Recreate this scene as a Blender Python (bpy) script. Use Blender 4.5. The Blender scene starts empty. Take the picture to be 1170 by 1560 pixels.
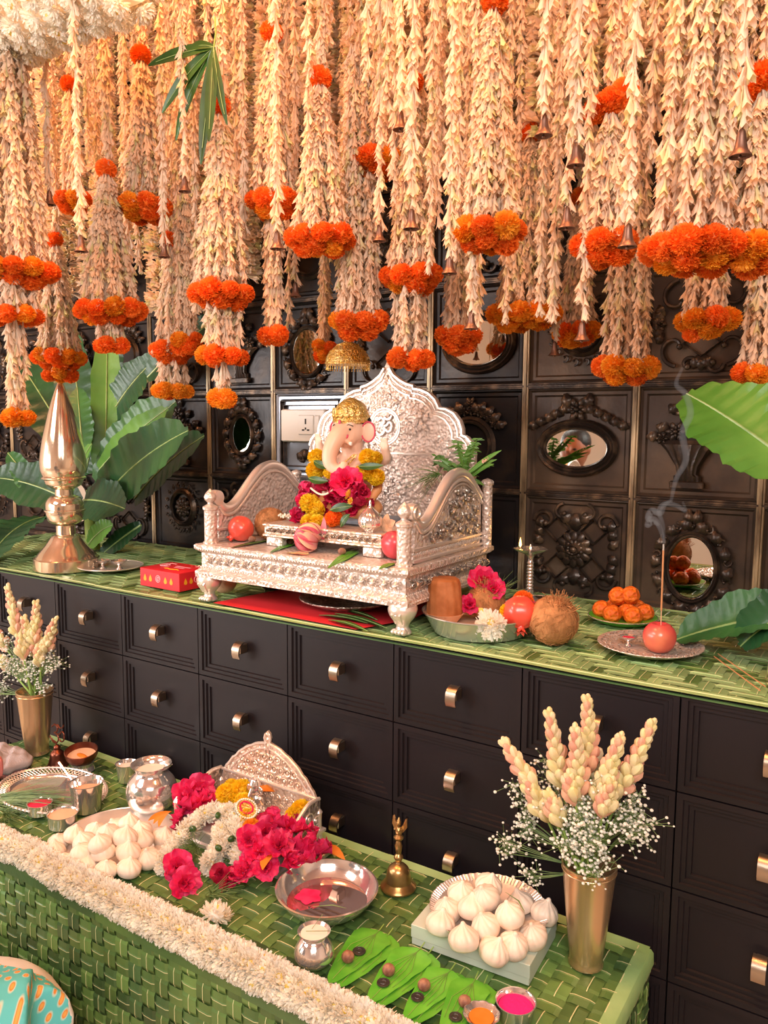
import bpy, math, random
import numpy as np
from mathutils import Vector, Matrix
PI=math.pi
rnd=random.Random(7); rng=np.random.default_rng(7)
S=bpy.context.scene; COL=S.collection

# ---------------------------------------------------------------- camera
# world: X along the drawer fronts, Y into the wall, Z up; z=0 is the top row of drawer knobs, floor at -0.70
FPX,YAW,PITCH,ROLL=1210.98,-0.5743,-0.1096,0.0069
CAM=np.array([2.2472,-1.4299,0.5587])
def _basis():
    cy,sy=math.cos(YAW),math.sin(YAW); cp,sp=math.cos(PITCH),math.sin(PITCH)
    f=np.array([sy*cp,cy*cp,sp]); r=np.array([cy,-sy,0.0]); u=np.cross(r,f)
    c,s=math.cos(ROLL),math.sin(ROLL)
    return np.array([c*r+s*u,-s*r+c*u,f])
BAS=_basis()
cd=bpy.data.cameras.new('camera'); cam=bpy.data.objects.new('camera',cd); COL.objects.link(cam)
cd.sensor_fit='VERTICAL'; cd.sensor_height=36.0; cd.lens=FPX/1560*36.0; cd.clip_start=0.02
mw=Matrix.Identity(4)
for i in range(3):
    mw[i][0]=BAS[0][i]; mw[i][1]=BAS[1][i]; mw[i][2]=-BAS[2][i]; mw[i][3]=CAM[i]
cam.matrix_world=mw; S.camera=cam
def ray(x,y):
    return np.array([(x-585)/FPX,-(y-780)/FPX,1.0])@BAS
def atz(x,y,z): d=ray(x,y); return CAM+d*(z-CAM[2])/d[2]      # pixel -> point on a horizontal surface
def aty(x,y,Y): d=ray(x,y); return CAM+d*(Y-CAM[1])/d[1]      # pixel -> point on a plane parallel to the wall
def atx(x,y,X): d=ray(x,y); return CAM+d*(X-CAM[0])/d[0]
def depth(P): return float((np.array(P)-CAM)@BAS[2])
def msz(px,P): return px*depth(P)/FPX                          # pixels -> metres at a point

# ---------------------------------------------------------------- world, lamps, exposure
W=bpy.data.worlds.new('world'); S.world=W; W.use_nodes=True
W.node_tree.nodes['Background'].inputs[0].default_value=(1.0,.93,.86,1)
W.node_tree.nodes['Background'].inputs[1].default_value=0.5
S.view_settings.view_transform='Standard'; S.view_settings.look='None'
S.view_settings.exposure=0.12; S.view_settings.gamma=1.0; S.view_settings.use_curve_mapping=False
S.cycles.max_bounces=6; S.cycles.diffuse_bounces=3; S.cycles.glossy_bounces=4; S.cycles.transmission_bounces=6
S.cycles.transparent_max_bounces=12; S.cycles.caustics_reflective=False; S.cycles.caustics_refractive=False
S.cycles.sample_clamp_indirect=6.0
def area(name,loc,target,sx,sy,power,col):
    l=bpy.data.lights.new(name,'AREA'); l.shape='RECTANGLE'; l.size=sx; l.size_y=sy; l.energy=power; l.color=col
    o=bpy.data.objects.new(name,l); COL.objects.link(o); o.location=loc
    o.rotation_euler=(Vector(target)-Vector(loc)).to_track_quat('-Z','Y').to_euler(); return o
area('added_metal_light',(-1.75,-3.5,.45),(-1.75,0,.45),2.2,1.15,88,(1.0,.97,.95))  # unseen area light added so front-facing metal has something bright to reflect
area('softbox_light',(-1.45,-1.85,.62),(.57,.69,.52),.9,.75,16,(1.0,.98,.97))
area('added_front_fill',(2.7,-2.3,1.95),(1.0,.2,.35),1.5,1.5,108,(1.0,.95,.90))  # unseen fill added high in front to brighten garlands and table
area('added_left_key',(-.2,-2.2,2.0),(.8,0,-.2),1.2,1.2,55,(1.0,.94,.90))  # unseen key added high on the left for general brightness
for i,(x,y) in enumerate([(-.3,.0),(.9,-.15),(2.0,.05)]):
    area('warm_canopy_light',(x,y-.42,1.92),(x,y+.25,.9),.5,.3,20,(1.0,.44,.17))

# ---------------------------------------------------------------- mesh helpers
class MB:
    def __init__(s): s.V=[]; s.F=[]; s.M=[]; s.n=0
    def add(s,VF,mat=0,T=None):
        V,F=VF; V=np.asarray(V,float)
        if T is not None: V=V@T[:3,:3].T+T[:3,3]
        s.V.append(V); n=s.n
        s.F.extend([tuple(i+n for i in f) for f in F]); s.M.extend([mat]*len(F)); s.n+=len(V); return s
    def mesh(s,name,mats,smooth=True,ang=40):
        me=bpy.data.meshes.new(name)
        V=np.concatenate(s.V) if s.V else np.zeros((0,3))
        me.from_pydata(V.tolist(),[],s.F)
        for m in mats: me.materials.append(m)
        if len(mats)>1: me.polygons.foreach_set('material_index',s.M)
        if smooth:
            me.polygons.foreach_set('use_smooth',[True]*len(s.F))
            if ang: me.set_sharp_from_angle(angle=math.radians(ang))
        me.update(); return me
    def obj(s,name,mats,parent=None,loc=(0,0,0),rot=(0,0,0),smooth=True,ang=40):
        if not isinstance(mats,(list,tuple)): mats=[mats]
        return link(name,s.mesh(name,mats,smooth,ang),parent,loc,rot)
def link(name,me,parent=None,loc=(0,0,0),rot=(0,0,0),sc=None):
    o=bpy.data.objects.new(name,me); COL.objects.link(o)
    if parent is not None: o.parent=parent
    o.location=loc; o.rotation_euler=rot
    if sc is not None: o.scale=(sc,sc,sc) if not hasattr(sc,'__len__') else sc
    return o
def tag(o,label,cat,group=None,kind=None):
    if label: o['label']=label
    if cat: o['category']=cat
    if group: o['group']=group
    if kind: o['kind']=kind
    return o
def thing(name,label,cat,loc=(0,0,0),rz=0,group=None):
    o=bpy.data.objects.new(name,None); o.empty_display_size=.02; COL.objects.link(o)
    o.location=loc; o.rotation_euler=(0,0,rz); return tag(o,label,cat,group)
def copy_tree(o,loc=None,rot=None,sc=None,label=None,group=None):
    def rec(a,par):
        c=a.copy(); COL.objects.link(c)
        if par is not None: c.parent=par
        for ch in a.children: rec(ch,c)
        return c
    c=rec(o,None)
    if loc is not None: c.location=loc
    if rot is not None: c.rotation_euler=rot
    if sc is not None: c.scale=(sc,sc,sc)
    if label: c['label']=label
    if group: c['group']=group
    return c
def Tm(loc=(0,0,0),rx=0,ry=0,rz=0,s=1.0):
    M=Matrix.Translation(loc)@Matrix.Rotation(rz,4,'Z')@Matrix.Rotation(ry,4,'Y')@Matrix.Rotation(rx,4,'X')
    A=np.array(M); sc=np.diag([s,s,s] if not hasattr(s,'__len__') else s); A[:3,:3]=A[:3,:3]@sc; return A
def frame(loc,z,x=None,s=1.0):          # transform whose local +Z points along z
    z=np.array(z,float); z/=np.linalg.norm(z)+1e-12
    a=np.array(x if x is not None else ([1,0,0] if abs(z[0])<.9 else [0,1,0]),float)
    x=a-z*(a@z); x/=np.linalg.norm(x)+1e-12; y=np.cross(z,x)
    T=np.eye(4); T[:3,0]=x; T[:3,1]=y; T[:3,2]=z; T[:3,:3]=T[:3,:3]@np.diag([s,s,s] if not hasattr(s,'__len__') else s); T[:3,3]=loc; return T
def box(x0,x1,y0,y1,z0,z1):
    V=[(x,y,z) for z in (z0,z1) for y in (y0,y1) for x in (x0,x1)]
    return V,[(0,2,3,1),(4,5,7,6),(0,1,5,4),(2,6,7,3),(0,4,6,2),(1,3,7,5)]
def bbox(x0,x1,y0,y1,z0,z1,b=.003):     # box with chamfered edges
    def rg(x0,x1,y0,y1,z): return [(x0+b,y0,z),(x1-b,y0,z),(x1,y0+b,z),(x1,y1-b,z),(x1-b,y1,z),(x0+b,y1,z),(x0,y1-b,z),(x0,y0+b,z)]
    V=rg(x0+b,x1-b,y0+b,y1-b,z0)+rg(x0,x1,y0,y1,z0+b)+rg(x0,x1,y0,y1,z1-b)+rg(x0+b,x1-b,y0+b,y1-b,z1)
    F=[tuple(range(7,-1,-1)),tuple(range(24,32))]
    for r in range(3):
        for i in range(8):
            a=r*8+i; c=r*8+(i+1)%8; F.append((a,c,c+8,a+8))
    return V,F
def lathe(prof,n=32,rib=None,cap=True):
    P=np.array(prof,float); t=np.arange(n)*2*PI/n
    R=P[:,0][:,None]*np.ones(n)
    if rib is not None: R=R*rib(t[None,:],P[:,1][:,None])
    V=np.stack([R*np.cos(t),R*np.sin(t),P[:,1][:,None]*np.ones(n)],-1).reshape(-1,3)
    F=[]
    for k in range(len(P)-1):
        for i in range(n):
            j=(i+1)%n; F.append((k*n+i,k*n+j,(k+1)*n+j,(k+1)*n+i))
    if cap:
        if P[0,0]>1e-4: F.append(tuple(range(n-1,-1,-1)))
        if P[-1,0]>1e-4: F.append(tuple((len(P)-1)*n+i for i in range(n)))
    return V,F
def smoothprof(pts,n=6):                 # Catmull-Rom through profile points
    P=[np.array(p,float) for p in pts]; P=[2*P[0]-P[1]]+P+[2*P[-1]-P[-2]]; out=[]
    for i in range(1,len(P)-2):
        for k in range(n):
            t=k/n; a,b,c,d=P[i-1:i+3]
            out.append(.5*((2*b)+(c-a)*t+(2*a-5*b+4*c-d)*t*t+(3*b-a-3*c+d)*t**3))
    out.append(P[-2]); return out
def tube(path,rad,n=6,cap=True,flat=1.0):
    P=np.array(path,float); m=len(P); R=np.ones(m)*rad if np.isscalar(rad) else np.array(rad,float)
    D=np.gradient(P,axis=0); D/=np.linalg.norm(D,axis=1)[:,None]+1e-12
    up=np.array([0,0,1.0]) if abs(D[0][2])<.9 else np.array([1.0,0,0])
    V=[]; t=np.arange(n)*2*PI/n
    for i in range(m):
        a=up-D[i]*(up@D[i]); a/=np.linalg.norm(a)+1e-12; up=a; b=np.cross(D[i],a)
        V.append(P[i]+R[i]*(np.cos(t)[:,None]*a*flat+np.sin(t)[:,None]*b))
    V=np.concatenate(V); F=[]
    for k in range(m-1):
        for i in range(n):
            j=(i+1)%n; F.append((k*n+i,k*n+j,(k+1)*n+j,(k+1)*n+i))
    if cap: F.append(tuple(range(n-1,-1,-1))); F.append(tuple((m-1)*n+i for i in range(n)))
    return V,F
def sphere(r=1.0,nu=16,nv=10,f=None):
    rx,ry,rz=(r,r,r) if np.isscalar(r) else r
    prof=[(max(math.sin(PI*k/nv),1e-5),-math.cos(PI*k/nv)) for k in range(nv+1)]
    V,F=lathe(prof,nu,cap=False); V=V*[rx,ry,rz]
    if f is not None: V=f(V)
    return V,F
def torus(R,r,n=32,m=8,sx=1,sy=1):
    P=[(R*sx*math.cos(a),R*sy*math.sin(a),0) for a in np.arange(n)*2*PI/n]; V=[];F=[]
    for i,p in enumerate(P):
        a=2*PI*i/n; d=np.array([math.cos(a),math.sin(a),0])
        for j in range(m):
            b=2*PI*j/m; V.append(np.array(p)+d*r*math.cos(b)+np.array([0,0,r*math.sin(b)]))
    for i in range(n):
        for j in range(m):
            i2=(i+1)%n;j2=(j+1)%m; F.append((i*m+j,i2*m+j,i2*m+j2,i*m+j2))
    return V,F
def prism(poly,t,T=None):                # polygon in XY extruded along Z
    n=len(poly); V=[(x,y,0) for x,y in poly]+[(x,y,t) for x,y in poly]
    F=[tuple(range(n-1,-1,-1)),tuple(range(n,2*n))]+[(i,(i+1)%n,(i+1)%n+n,i+n) for i in range(n)]
    return V,F
def blade(path,wid,nrm,fold=.15,wave=0.0,nw=4,seed=0,thick=0.0):
    P=np.array(path,float); m=len(P); D=np.gradient(P,axis=0); D/=np.linalg.norm(D,axis=1)[:,None]+1e-12
    r=random.Random(seed); ph=r.random()*6; V=[]
    for i in range(m):
        N=np.array(nrm if not hasattr(nrm[0],'__len__') else nrm[i],float); sd=np.cross(D[i],N); sd/=np.linalg.norm(sd)+1e-9; N=np.cross(sd,D[i])
        w=wid[i]
        for k in range(nw+1):
            u=k/nw*2-1
            V.append(P[i]+sd*u*w+N*(fold*abs(u)**1.3*w+wave*w*math.sin(ph+i*1.7+u*2.0)*abs(u)))
    F=[(i*(nw+1)+k,i*(nw+1)+k+1,(i+1)*(nw+1)+k+1,(i+1)*(nw+1)+k) for i in range(m-1) for k in range(nw)]
    V=np.array(V)
    if thick:
        F2=[tuple(j+len(V) for j in f[::-1]) for f in F]; N=np.array(nrm if not hasattr(nrm[0],'__len__') else nrm[0],float)
        V=np.concatenate([V,V-N*thick]); F=F+F2
    return V,F
def bez(a,b,c,n=10):
    a,b,c=map(lambda q:np.array(q,float),(a,b,c)); return [(1-t)**2*a+2*t*(1-t)*b+t*t*c for t in np.linspace(0,1,n)]
def leafw(n,w,sharp=1.0,peak=.45):
    return [w*max((math.sin(PI*min(t/(2*peak),1) if t<peak else PI*(.5+.5*(t-peak)/(1-peak))))**sharp if t<peak else math.cos(PI/2*(t-peak)/(1-peak))**sharp,.02) if 0<t<1 else w*.04 for t in np.linspace(0,1,n)]

# ---------------------------------------------------------------- materials
def lin(h):
    h=h.lstrip('#'); c=[int(h[i:i+2],16)/255 for i in (0,2,4)]
    return tuple((v/12.92 if v<.04045 else ((v+.055)/1.055)**2.4) for v in c)+(1,)
def mat(name,col,rough=.5,metal=0,col2=None,nscale=8,bump=0,bscale=60,orand=0,trans=0,coat=0,spec=None,emit=0,stretch=None,detail=3,alpha=1,contrast=(.35,.65),sss=0,voro=0):
    m=bpy.data.materials.new(name); m.use_nodes=True; nt=m.node_tree; N=nt.nodes; L=nt.links
    b=N['Principled BSDF']; out=N['Material Output']; c=lin(col)
    b.inputs['Base Color'].default_value=c; b.inputs['Roughness'].default_value=rough; b.inputs['Metallic'].default_value=metal
    if coat: b.inputs['Coat Weight'].default_value=coat; b.inputs['Coat Roughness'].default_value=.12
    if spec is not None: b.inputs['Specular IOR Level'].default_value=spec
    if sss: b.inputs['Subsurface Weight'].default_value=sss; b.inputs['Subsurface Radius'].default_value=(.02,.01,.006); b.inputs['Subsurface Scale'].default_value=.3
    if emit: b.inputs['Emission Color'].default_value=c; b.inputs['Emission Strength'].default_value=emit
    src=None
    if col2 or bump:
        tc=N.new('ShaderNodeTexCoord'); mp=N.new('ShaderNodeMapping'); L.new(tc.outputs['Object'],mp.inputs[0])
        if stretch: mp.inputs['Scale'].default_value=stretch
    if col2:
        nz=N.new('ShaderNodeTexNoise'); nz.inputs['Scale'].default_value=nscale; nz.inputs['Detail'].default_value=detail; L.new(mp.outputs[0],nz.inputs['Vector'])
        rp=N.new('ShaderNodeValToRGB'); rp.color_ramp.elements[0].color=c; rp.color_ramp.elements[1].color=lin(col2)
        rp.color_ramp.elements[0].position,rp.color_ramp.elements[1].position=contrast
        L.new(nz.outputs['Fac'],rp.inputs[0]); src=rp.outputs[0]
    if orand:
        oi=N.new('ShaderNodeObjectInfo'); hs=N.new('ShaderNodeHueSaturation'); 
        mr=N.new('ShaderNodeMapRange'); mr.inputs['To Min'].default_value=1-orand; mr.inputs['To Max'].default_value=1+orand
        L.new(oi.outputs['Random'],mr.inputs['Value']); L.new(mr.outputs[0],hs.inputs['Value'])
        if src: L.new(src,hs.inputs['Color'])
        else: hs.inputs['Color'].default_value=c
        src=hs.outputs[0]
    if src: L.new(src,b.inputs['Base Color'])
    if bump:
        if voro:
            n2=N.new('ShaderNodeTexVoronoi'); n2.feature='SMOOTH_F1'; o2=n2.outputs['Distance']
        else:
            n2=N.new('ShaderNodeTexNoise'); n2.inputs['Detail'].default_value=3; o2=n2.outputs['Fac']
        n2.inputs['Scale'].default_value=bscale; L.new(mp.outputs[0],n2.inputs['Vector'])
        bp=N.new('ShaderNodeBump'); bp.inputs['Strength'].default_value=bump; bp.inputs['Distance'].default_value=.006 if voro else .002
        L.new(o2,bp.inputs['Height']); L.new(bp.outputs[0],b.inputs['Normal'])
    if trans:
        tr=N.new('ShaderNodeBsdfTranslucent'); mx=N.new('ShaderNodeMixShader'); mx.inputs[0].default_value=trans
        if src: L.new(src,tr.inputs[0])
        else: tr.inputs[0].default_value=c
        L.new(b.outputs[0],mx.inputs[1]); L.new(tr.outputs[0],mx.inputs[2]); L.new(mx.outputs[0],out.inputs[0])
    return m
M={}
M['black_lacquer']=mat('black_lacquer','#1f181b',.46,0,'#1b1618',3,spec=.32)
M['knob_steel']=mat('knob_steel','#b9a894',.32,1,bump=.1,bscale=200,stretch=(1,1,8))
M['panel']=mat('carved_panel_black','#242021',.3,.35,'#453629',9,bump=.35,bscale=45,detail=6,contrast=(.5,.75),orand=.2)
M['panel_brown']=mat('carved_panel_brown','#453932',.34,.4,'#6e5a48',7,bump=.35,bscale=45,detail=6,contrast=(.45,.75))
M['panel_gloss']=mat('smooth_socket_panel','#b9c0cc',.3,.85,bump=.05,bscale=30)  # pale blue-grey colour stands in for glare on the socket panel
M['relief']=mat('carved_relief','#3a302a',.32,.45,'#7a6450',26,bump=.4,bscale=110,detail=5,contrast=(.5,.72))
M['gold_worn']=mat('worn_gold_moulding','#4a3c30',.34,.6,'#ccb490',22,bump=.3,bscale=80,detail=5,contrast=(.36,.62),stretch=(1,1,.25))
M['mirror']=mat('mirror_glass','#e8ece6',.02,1)
M['socket']=mat('socket_plastic','#e9e6df',.35)
M['hole']=mat('socket_hole','#111111',.6)
M['silver']=mat('beaten_silver','#efdcd0',.38,.45,'#dcc8ba',30,bump=.8,bscale=120,voro=1,detail=4)
M['silver_dark']=mat('tarnished_shaded_silver','#a89a90',.32,.75,'#e2d4c6',60,bump=.9,bscale=130,voro=1,contrast=(.4,.6))  # tarnish tone; also paints the shade on the throne's right side
M['silver_plain']=mat('plain_silver','#f5e6da',.3,.62,bump=.25,bscale=60)
M['steel']=mat('polished_steel','#e4dfda',.18,.8,bump=.06,bscale=40)
M['silver_shiny']=mat('shiny_silver','#f6eee8',.12,.85,bump=.12,bscale=35)
M['bronze_plate']=mat('pale_bronze','#ecc8ae',.34,.6,'#f6dfca',12,bump=.8,bscale=110,voro=1)
M['brass']=mat('polished_brass','#f7e6ce',.13,.9,'#f2dcb8',4,bump=.04,bscale=18)
M['brass_old']=mat('old_brass','#c9a46e',.28,.85,'#a07c4a',25,bump=.2,bscale=60)
M['vase_brass']=mat('vase_brass','#e2c09a',.24,.8,'#ccae80',6,bump=.08,bscale=40,stretch=(1,1,.3))
M['copper']=mat('dull_copper','#8a4f3c',.35,.9,'#5e3428',18)
M['bell']=mat('hanging_bell_copper','#8e6a5a',.42,.75,'#6d4e40',30)
M['gold']=mat('gold_ornament','#f0b648',.32,.6,'#ffe096',70,bump=.8,bscale=220,voro=1)
M['marigold_o']=mat('marigold_orange','#ff741a',.65,col2='#ff8828',nscale=30,orand=.12,trans=.25)
M['marigold_l']=mat('marigold_light_orange','#ff9418',.6,col2='#ffb030',nscale=30,orand=.1,trans=.25)
M['marigold_y']=mat('marigold_yellow','#ffc60a',.6,col2='#ffdc30',nscale=30,orand=.04,trans=.15)
M['mum']=mat('chrysanthemum_white','#fff6e2',.6,col2='#fff9ee',nscale=20,orand=.04,trans=.35)
M['mum_c']=mat('chrysanthemum_centre','#ffd84a',.6,col2='#fff0a0',nscale=40,trans=.3)
M['bud']=mat('tuberose_cream','#fddcbc',.55,col2='#ffecd6',nscale=12,orand=.05,trans=.45)
M['bud2']=mat('tuberose_greenish','#e3dca0',.55,col2='#f2e2bc',nscale=12,orand=.1,trans=.35)
M['tube_pink']=mat('tuberose_pink_bud','#f9c9a4',.5,col2='#f3b39a',nscale=40,trans=.3)
M['tube_yel']=mat('tuberose_pale_bud','#f3e7a6',.5,col2='#fbe8c0',nscale=40,trans=.3)
M['gyp']=mat('gypsophila_white','#fdfbf0',.6,trans=.3)
M['magenta']=mat('magenta_petal','#ee1a5c',.5,col2='#f8457e',nscale=30,orand=.12,trans=.3)
M['rose_dark']=mat('dark_rose_petal','#a80a34',.5,col2='#e02858',nscale=30,orand=.2,trans=.25)
M['pinkpetal']=mat('lotus_petal','#f0607c',.5,col2='#fa9aa0',nscale=25,trans=.3)
M['lotus_pale']=mat('lotus_outer_petal','#f5e2a8',.5,col2='#f7a9a0',nscale=18,trans=.3)
M['orange_petal']=mat('orange_petal','#f58a1e',.5,col2='#fba040',nscale=20,trans=.3)
M['yellow_petal']=mat('yellow_rose_petal','#f6bd3c',.5,col2='#fbd66a',nscale=20,trans=.3)
M['banana']=mat('banana_leaf_green','#2c5a32',.34,col2='#477c3c',nscale=6,bump=.5,bscale=60,trans=.25,stretch=(1,1,1),orand=.2)
M['banana_l']=mat('banana_leaf_light','#5f9a38',.35,col2='#80b850',nscale=6,bump=.4,bscale=60,trans=.35)
M['banana_d']=mat('banana_leaf_dark','#1d4228',.34,col2='#2e5c34',nscale=6,bump=.5,bscale=60,trans=.15)
M['midrib']=mat('leaf_midrib','#7f9c58',.4,col2='#a4b878',nscale=30)
M['betel']=mat('betel_leaf','#5cb430',.3,col2='#7ecb44',nscale=18,bump=.3,bscale=80,trans=.2,orand=.1)
M['mango']=mat('mango_leaf','#2c4a1e',.32,col2='#3f662a',nscale=12,trans=.15,orand=.15)
M['palm']=mat('woven_palm_leaf','#4b6836',.34,col2='#6c8c48',nscale=5,bump=.35,bscale=80,orand=.3,stretch=(1,1,1))
M['palm_l']=mat('woven_palm_light','#83a565',.36,col2='#a8c488',nscale=5,bump=.35,bscale=80,orand=.22)
M['palm_d']=mat('woven_palm_dark','#3a5430',.36,col2='#4e6c3c',nscale=5,bump=.35,bscale=80,orand=.3)
M['rib']=mat('palm_leaf_rib','#dcd8a0',.45)
M['grass']=mat('durva_grass','#55743a',.5,col2='#8aa05a',nscale=30,trans=.2)
M['fern']=mat('fern_green','#6f9a3c',.5,col2='#4f7a30',nscale=30,trans=.3)
M['stem']=mat('green_stem','#9cb85a',.5,col2='#7c9c4a',nscale=20)
M['pom']=mat('pomegranate_skin','#ee4434',.3,col2='#f8705a',nscale=9,coat=.3)
M['apple']=mat('apple_skin','#b8202c',.3,col2='#e8505a',nscale=14,stretch=(1,1,.3),coat=.3,contrast=(.3,.7))
M['apple2']=mat('apple_skin_yellow','#dc3a48',.3,col2='#f09060',nscale=10,coat=.3,contrast=(.4,.8))
M['coir']=mat('coconut_fibre','#cc8c58',.85,col2='#a06a3c',nscale=60,bump=1,bscale=140,detail=6,stretch=(1,1,.4))
M['laddu']=mat('laddu','#f27a1c',.6,col2='#d85a0c',nscale=90,bump=.9,bscale=120,voro=1,orand=.08)
M['jaggery']=mat('jaggery','#c47a48',.7,col2='#a8602e',nscale=30,bump=.5,bscale=80)
M['modak']=mat('modak_dough','#efd6bf',.42,col2='#f8e6d4',nscale=14,orand=.06,sss=.06)
M['nut']=mat('betel_nut','#b98a6c',.6,col2='#7a4a38',nscale=60)
M['coin']=mat('coin_metal','#6a6664',.4,.9,bump=.5,bscale=200)
M['box']=mat('pale_green_card','#c9d2c0',.6,col2='#c2ccb9',nscale=4)
M['redbox']=mat('red_card','#d81f2c',.4)
M['redpaper']=mat('red_paper','#d9222c',.6,col2='#e8343c',nscale=4)
M['goldprint']=mat('gold_print','#f0a428',.4)
M['whiteprint']=mat('pale_print','#f6b8c0',.5)
M['kumkum']=mat('red_powder','#e0254a',.9,bump=.6,bscale=200)
M['pinkpow']=mat('pink_powder','#f0187c',.8,bump=.6,bscale=200)
M['tan']=mat('sandal_paste','#dfb08c',.8,bump=.4,bscale=150)
M['water']=mat('pale_liquid','#f2e6d4',.15)
M['skin']=mat('idol_skin','#fbc8a8',.4,col2='#fdd6bc',nscale=6)
M['orange_cloth']=mat('idol_dhoti','#f29a5a',.5,col2='#f7b478',nscale=12)
M['white_paint']=mat('white_paint','#fbf3ea',.5)
M['red_paint']=mat('pink_red_paint','#e2506a',.5)
M['black_paint']=mat('black_paint','#1c1618',.5)
M['teal_paint']=mat('teal_paint','#1f9a86',.5)
M['blue_paint']=mat('blue_paint','#1e7fe0',.5)
M['grey_paint']=mat('grey_paint','#8f97a0',.5)
M['flame']=mat('flame','#ffb050',.5,emit=14)
M['ash']=mat('ash','#b9b0a8',.9)
M['stick']=mat('incense_stick','#c8895a',.8)
M['beads']=mat('pearl_bead','#f7ecd2',.3)
M['person_skin']=mat('person_skin','#a9694a',.5,sss=.1)
M['hair']=mat('black_hair','#15110f',.5,bump=.8,bscale=120)
M['bluecloth']=mat('dark_blue_cloth','#1c3550',.8)
M['whitecloth']=mat('white_cotton','#efe6e4',.85,bump=.3,bscale=200)
M['greycloth']=mat('grey_towel','#b4a9a8',.95,col2='#9a8f92',nscale=5,bump=.6,bscale=260)
M['plumcloth']=mat('plum_towel','#8c6468',.95,bump=.6,bscale=260)
M['pinkcloth']=mat('pink_cloth','#ee8f8c',.8)
M['plaster']=mat('room_plaster','#e6d6c8',.85)
M['ceil']=mat('canopy_cloth','#b98468',.85,col2='#a87058',nscale=5,bump=.6,bscale=40,voro=1)
M['floor']=mat('floor_tile','#cdbca8',.35)
M['bowl_water']=mat('bowl_water','#f4d0c8',.03,.9)
M['string']=mat('string','#d8b48a',.8)
# turquoise cloth with small orange dots, printed
def dotted():
    m=mat('turquoise_dotted_cotton','#6fd6d4',.8); nt=m.node_tree;N=nt.nodes;L=nt.links;b=N['Principled BSDF']
    tc=N.new('ShaderNodeTexCoord'); v=N.new('ShaderNodeTexVoronoi'); v.voronoi_dimensions='2D'; v.inputs['Scale'].default_value=46; v.inputs['Randomness'].default_value=.3
    mp=N.new('ShaderNodeMapping'); mp.inputs['Rotation'].default_value=(.85,.5,0); L.new(tc.outputs['Object'],mp.inputs[0]); L.new(mp.outputs[0],v.inputs['Vector']); r=N.new('ShaderNodeValToRGB'); e=r.color_ramp.elements
    e[0].position=.17;e[0].color=lin('#ee8a2c'); e[1].position=.24;e[1].color=lin('#c9e0cc'); x=e.new(.33); x.color=lin('#62cdd0'); x=e.new(.10); x.color=lin('#f2b05c')
    L.new(v.outputs['Distance'],r.inputs[0]); L.new(r.outputs[0],b.inputs['Base Color']); return m
M['dotted']=dotted()
sm=bpy.data.materials.new('smoke'); sm.use_nodes=True; sn=sm.node_tree; sn.nodes.remove(sn.nodes['Principled BSDF'])
vs=sn.nodes.new('ShaderNodeVolumeScatter'); vs.inputs['Density'].default_value=22; vs.inputs['Color'].default_value=(.9,.93,1,1)
sn.links.new(vs.outputs[0],sn.nodes['Material Output'].inputs['Volume']); M['smoke']=sm
glass=mat('clear_glass','#ffffff',.03); glass.node_tree.nodes['Principled BSDF'].inputs['Transmission Weight'].default_value=1; M['glass']=glass

# ================================================================ SETTING
DZ=.095; TZ=-.385; YW=.69            # dresser mat surface, low table mat surface, wall plane
def struct(o): o['kind']='structure'; return o
def wallbox(name,b,m): return struct(MB().add(box(*b)).obj(name,M[m],smooth=False))
wallbox('floor',(-3,4.4,-3.6,.9,-.76,-.70),'floor')
wallbox('ceiling',(-3,4.4,-3.6,.9,2.1,2.16),'ceil')
wallbox('wall_left',(-3.06,-3,-3.6,.9,-.70,2.1),'plaster')
wallbox('wall_right',(4.4,4.46,-3.6,.9,-.70,2.1),'plaster')
wallbox('wall_front',(-3,4.4,-3.66,-3.6,-.70,2.1),'plaster')

# carved relief elements: drawn in the XZ plane, facing -Y, around the origin
RX=Tm(rx=PI/2)                        # local XY -> XZ, local +Z -> -Y
def scroll(mb,x,z,r,a0,turn,dirn=1,th=.006,m=0,lift=.006):
    n=16; P=[];R=[]
    for i in range(n):
        t=i/(n-1); a=a0+dirn*turn*t; rr=r*(1-.78*t)
        P.append((x+rr*math.cos(a),-lift-.004*t,z+rr*math.sin(a))); R.append(th*(1-.35*t))
    P2=[(P[-1][0],-lift-.005,P[-1][2])]
    mb.add(tube(P,R,6),m); mb.add(sphere(th*1.35,8,5),m,Tm(P2[0]))
def acanthus(mb,x,z,ang,L,w,curl=.5,m=0):
    dx,dz=math.cos(ang),math.sin(ang); px,pz=-dz,dx; n=8; P=[]
    for i in range(n):
        t=i/(n-1); c=curl*L*t*t
        P.append((x+dx*L*t+px*c,-.004-.014*math.sin(PI*t*.9),z+dz*L*t+pz*c))
    mb.add(blade(P,[w*(.35+.75*math.sin(PI*min(1,t*1.05))**.8)*(1 if i%2 else .72) for i,t in enumerate(np.linspace(0,.97,n))],(0,-1,0),fold=-.35,nw=4,thick=.006),m)
def flower(mb,x,z,r,n=8,m=0,lift=.006):
    for ring,(rr,k) in enumerate([(r,n),(r*.6,n)]):
        for i in range(k):
            a=2*PI*(i+.5*ring)/k
            mb.add(sphere((rr*.42,.006,rr*.26),8,6),m,Tm((x+rr*.62*math.cos(a),-lift-.004*ring,z+rr*.62*math.sin(a)),ry=-a))
    mb.add(sphere((r*.26,.009,r*.2),10,6),m,Tm((x,-lift-.008,z)))
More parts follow.
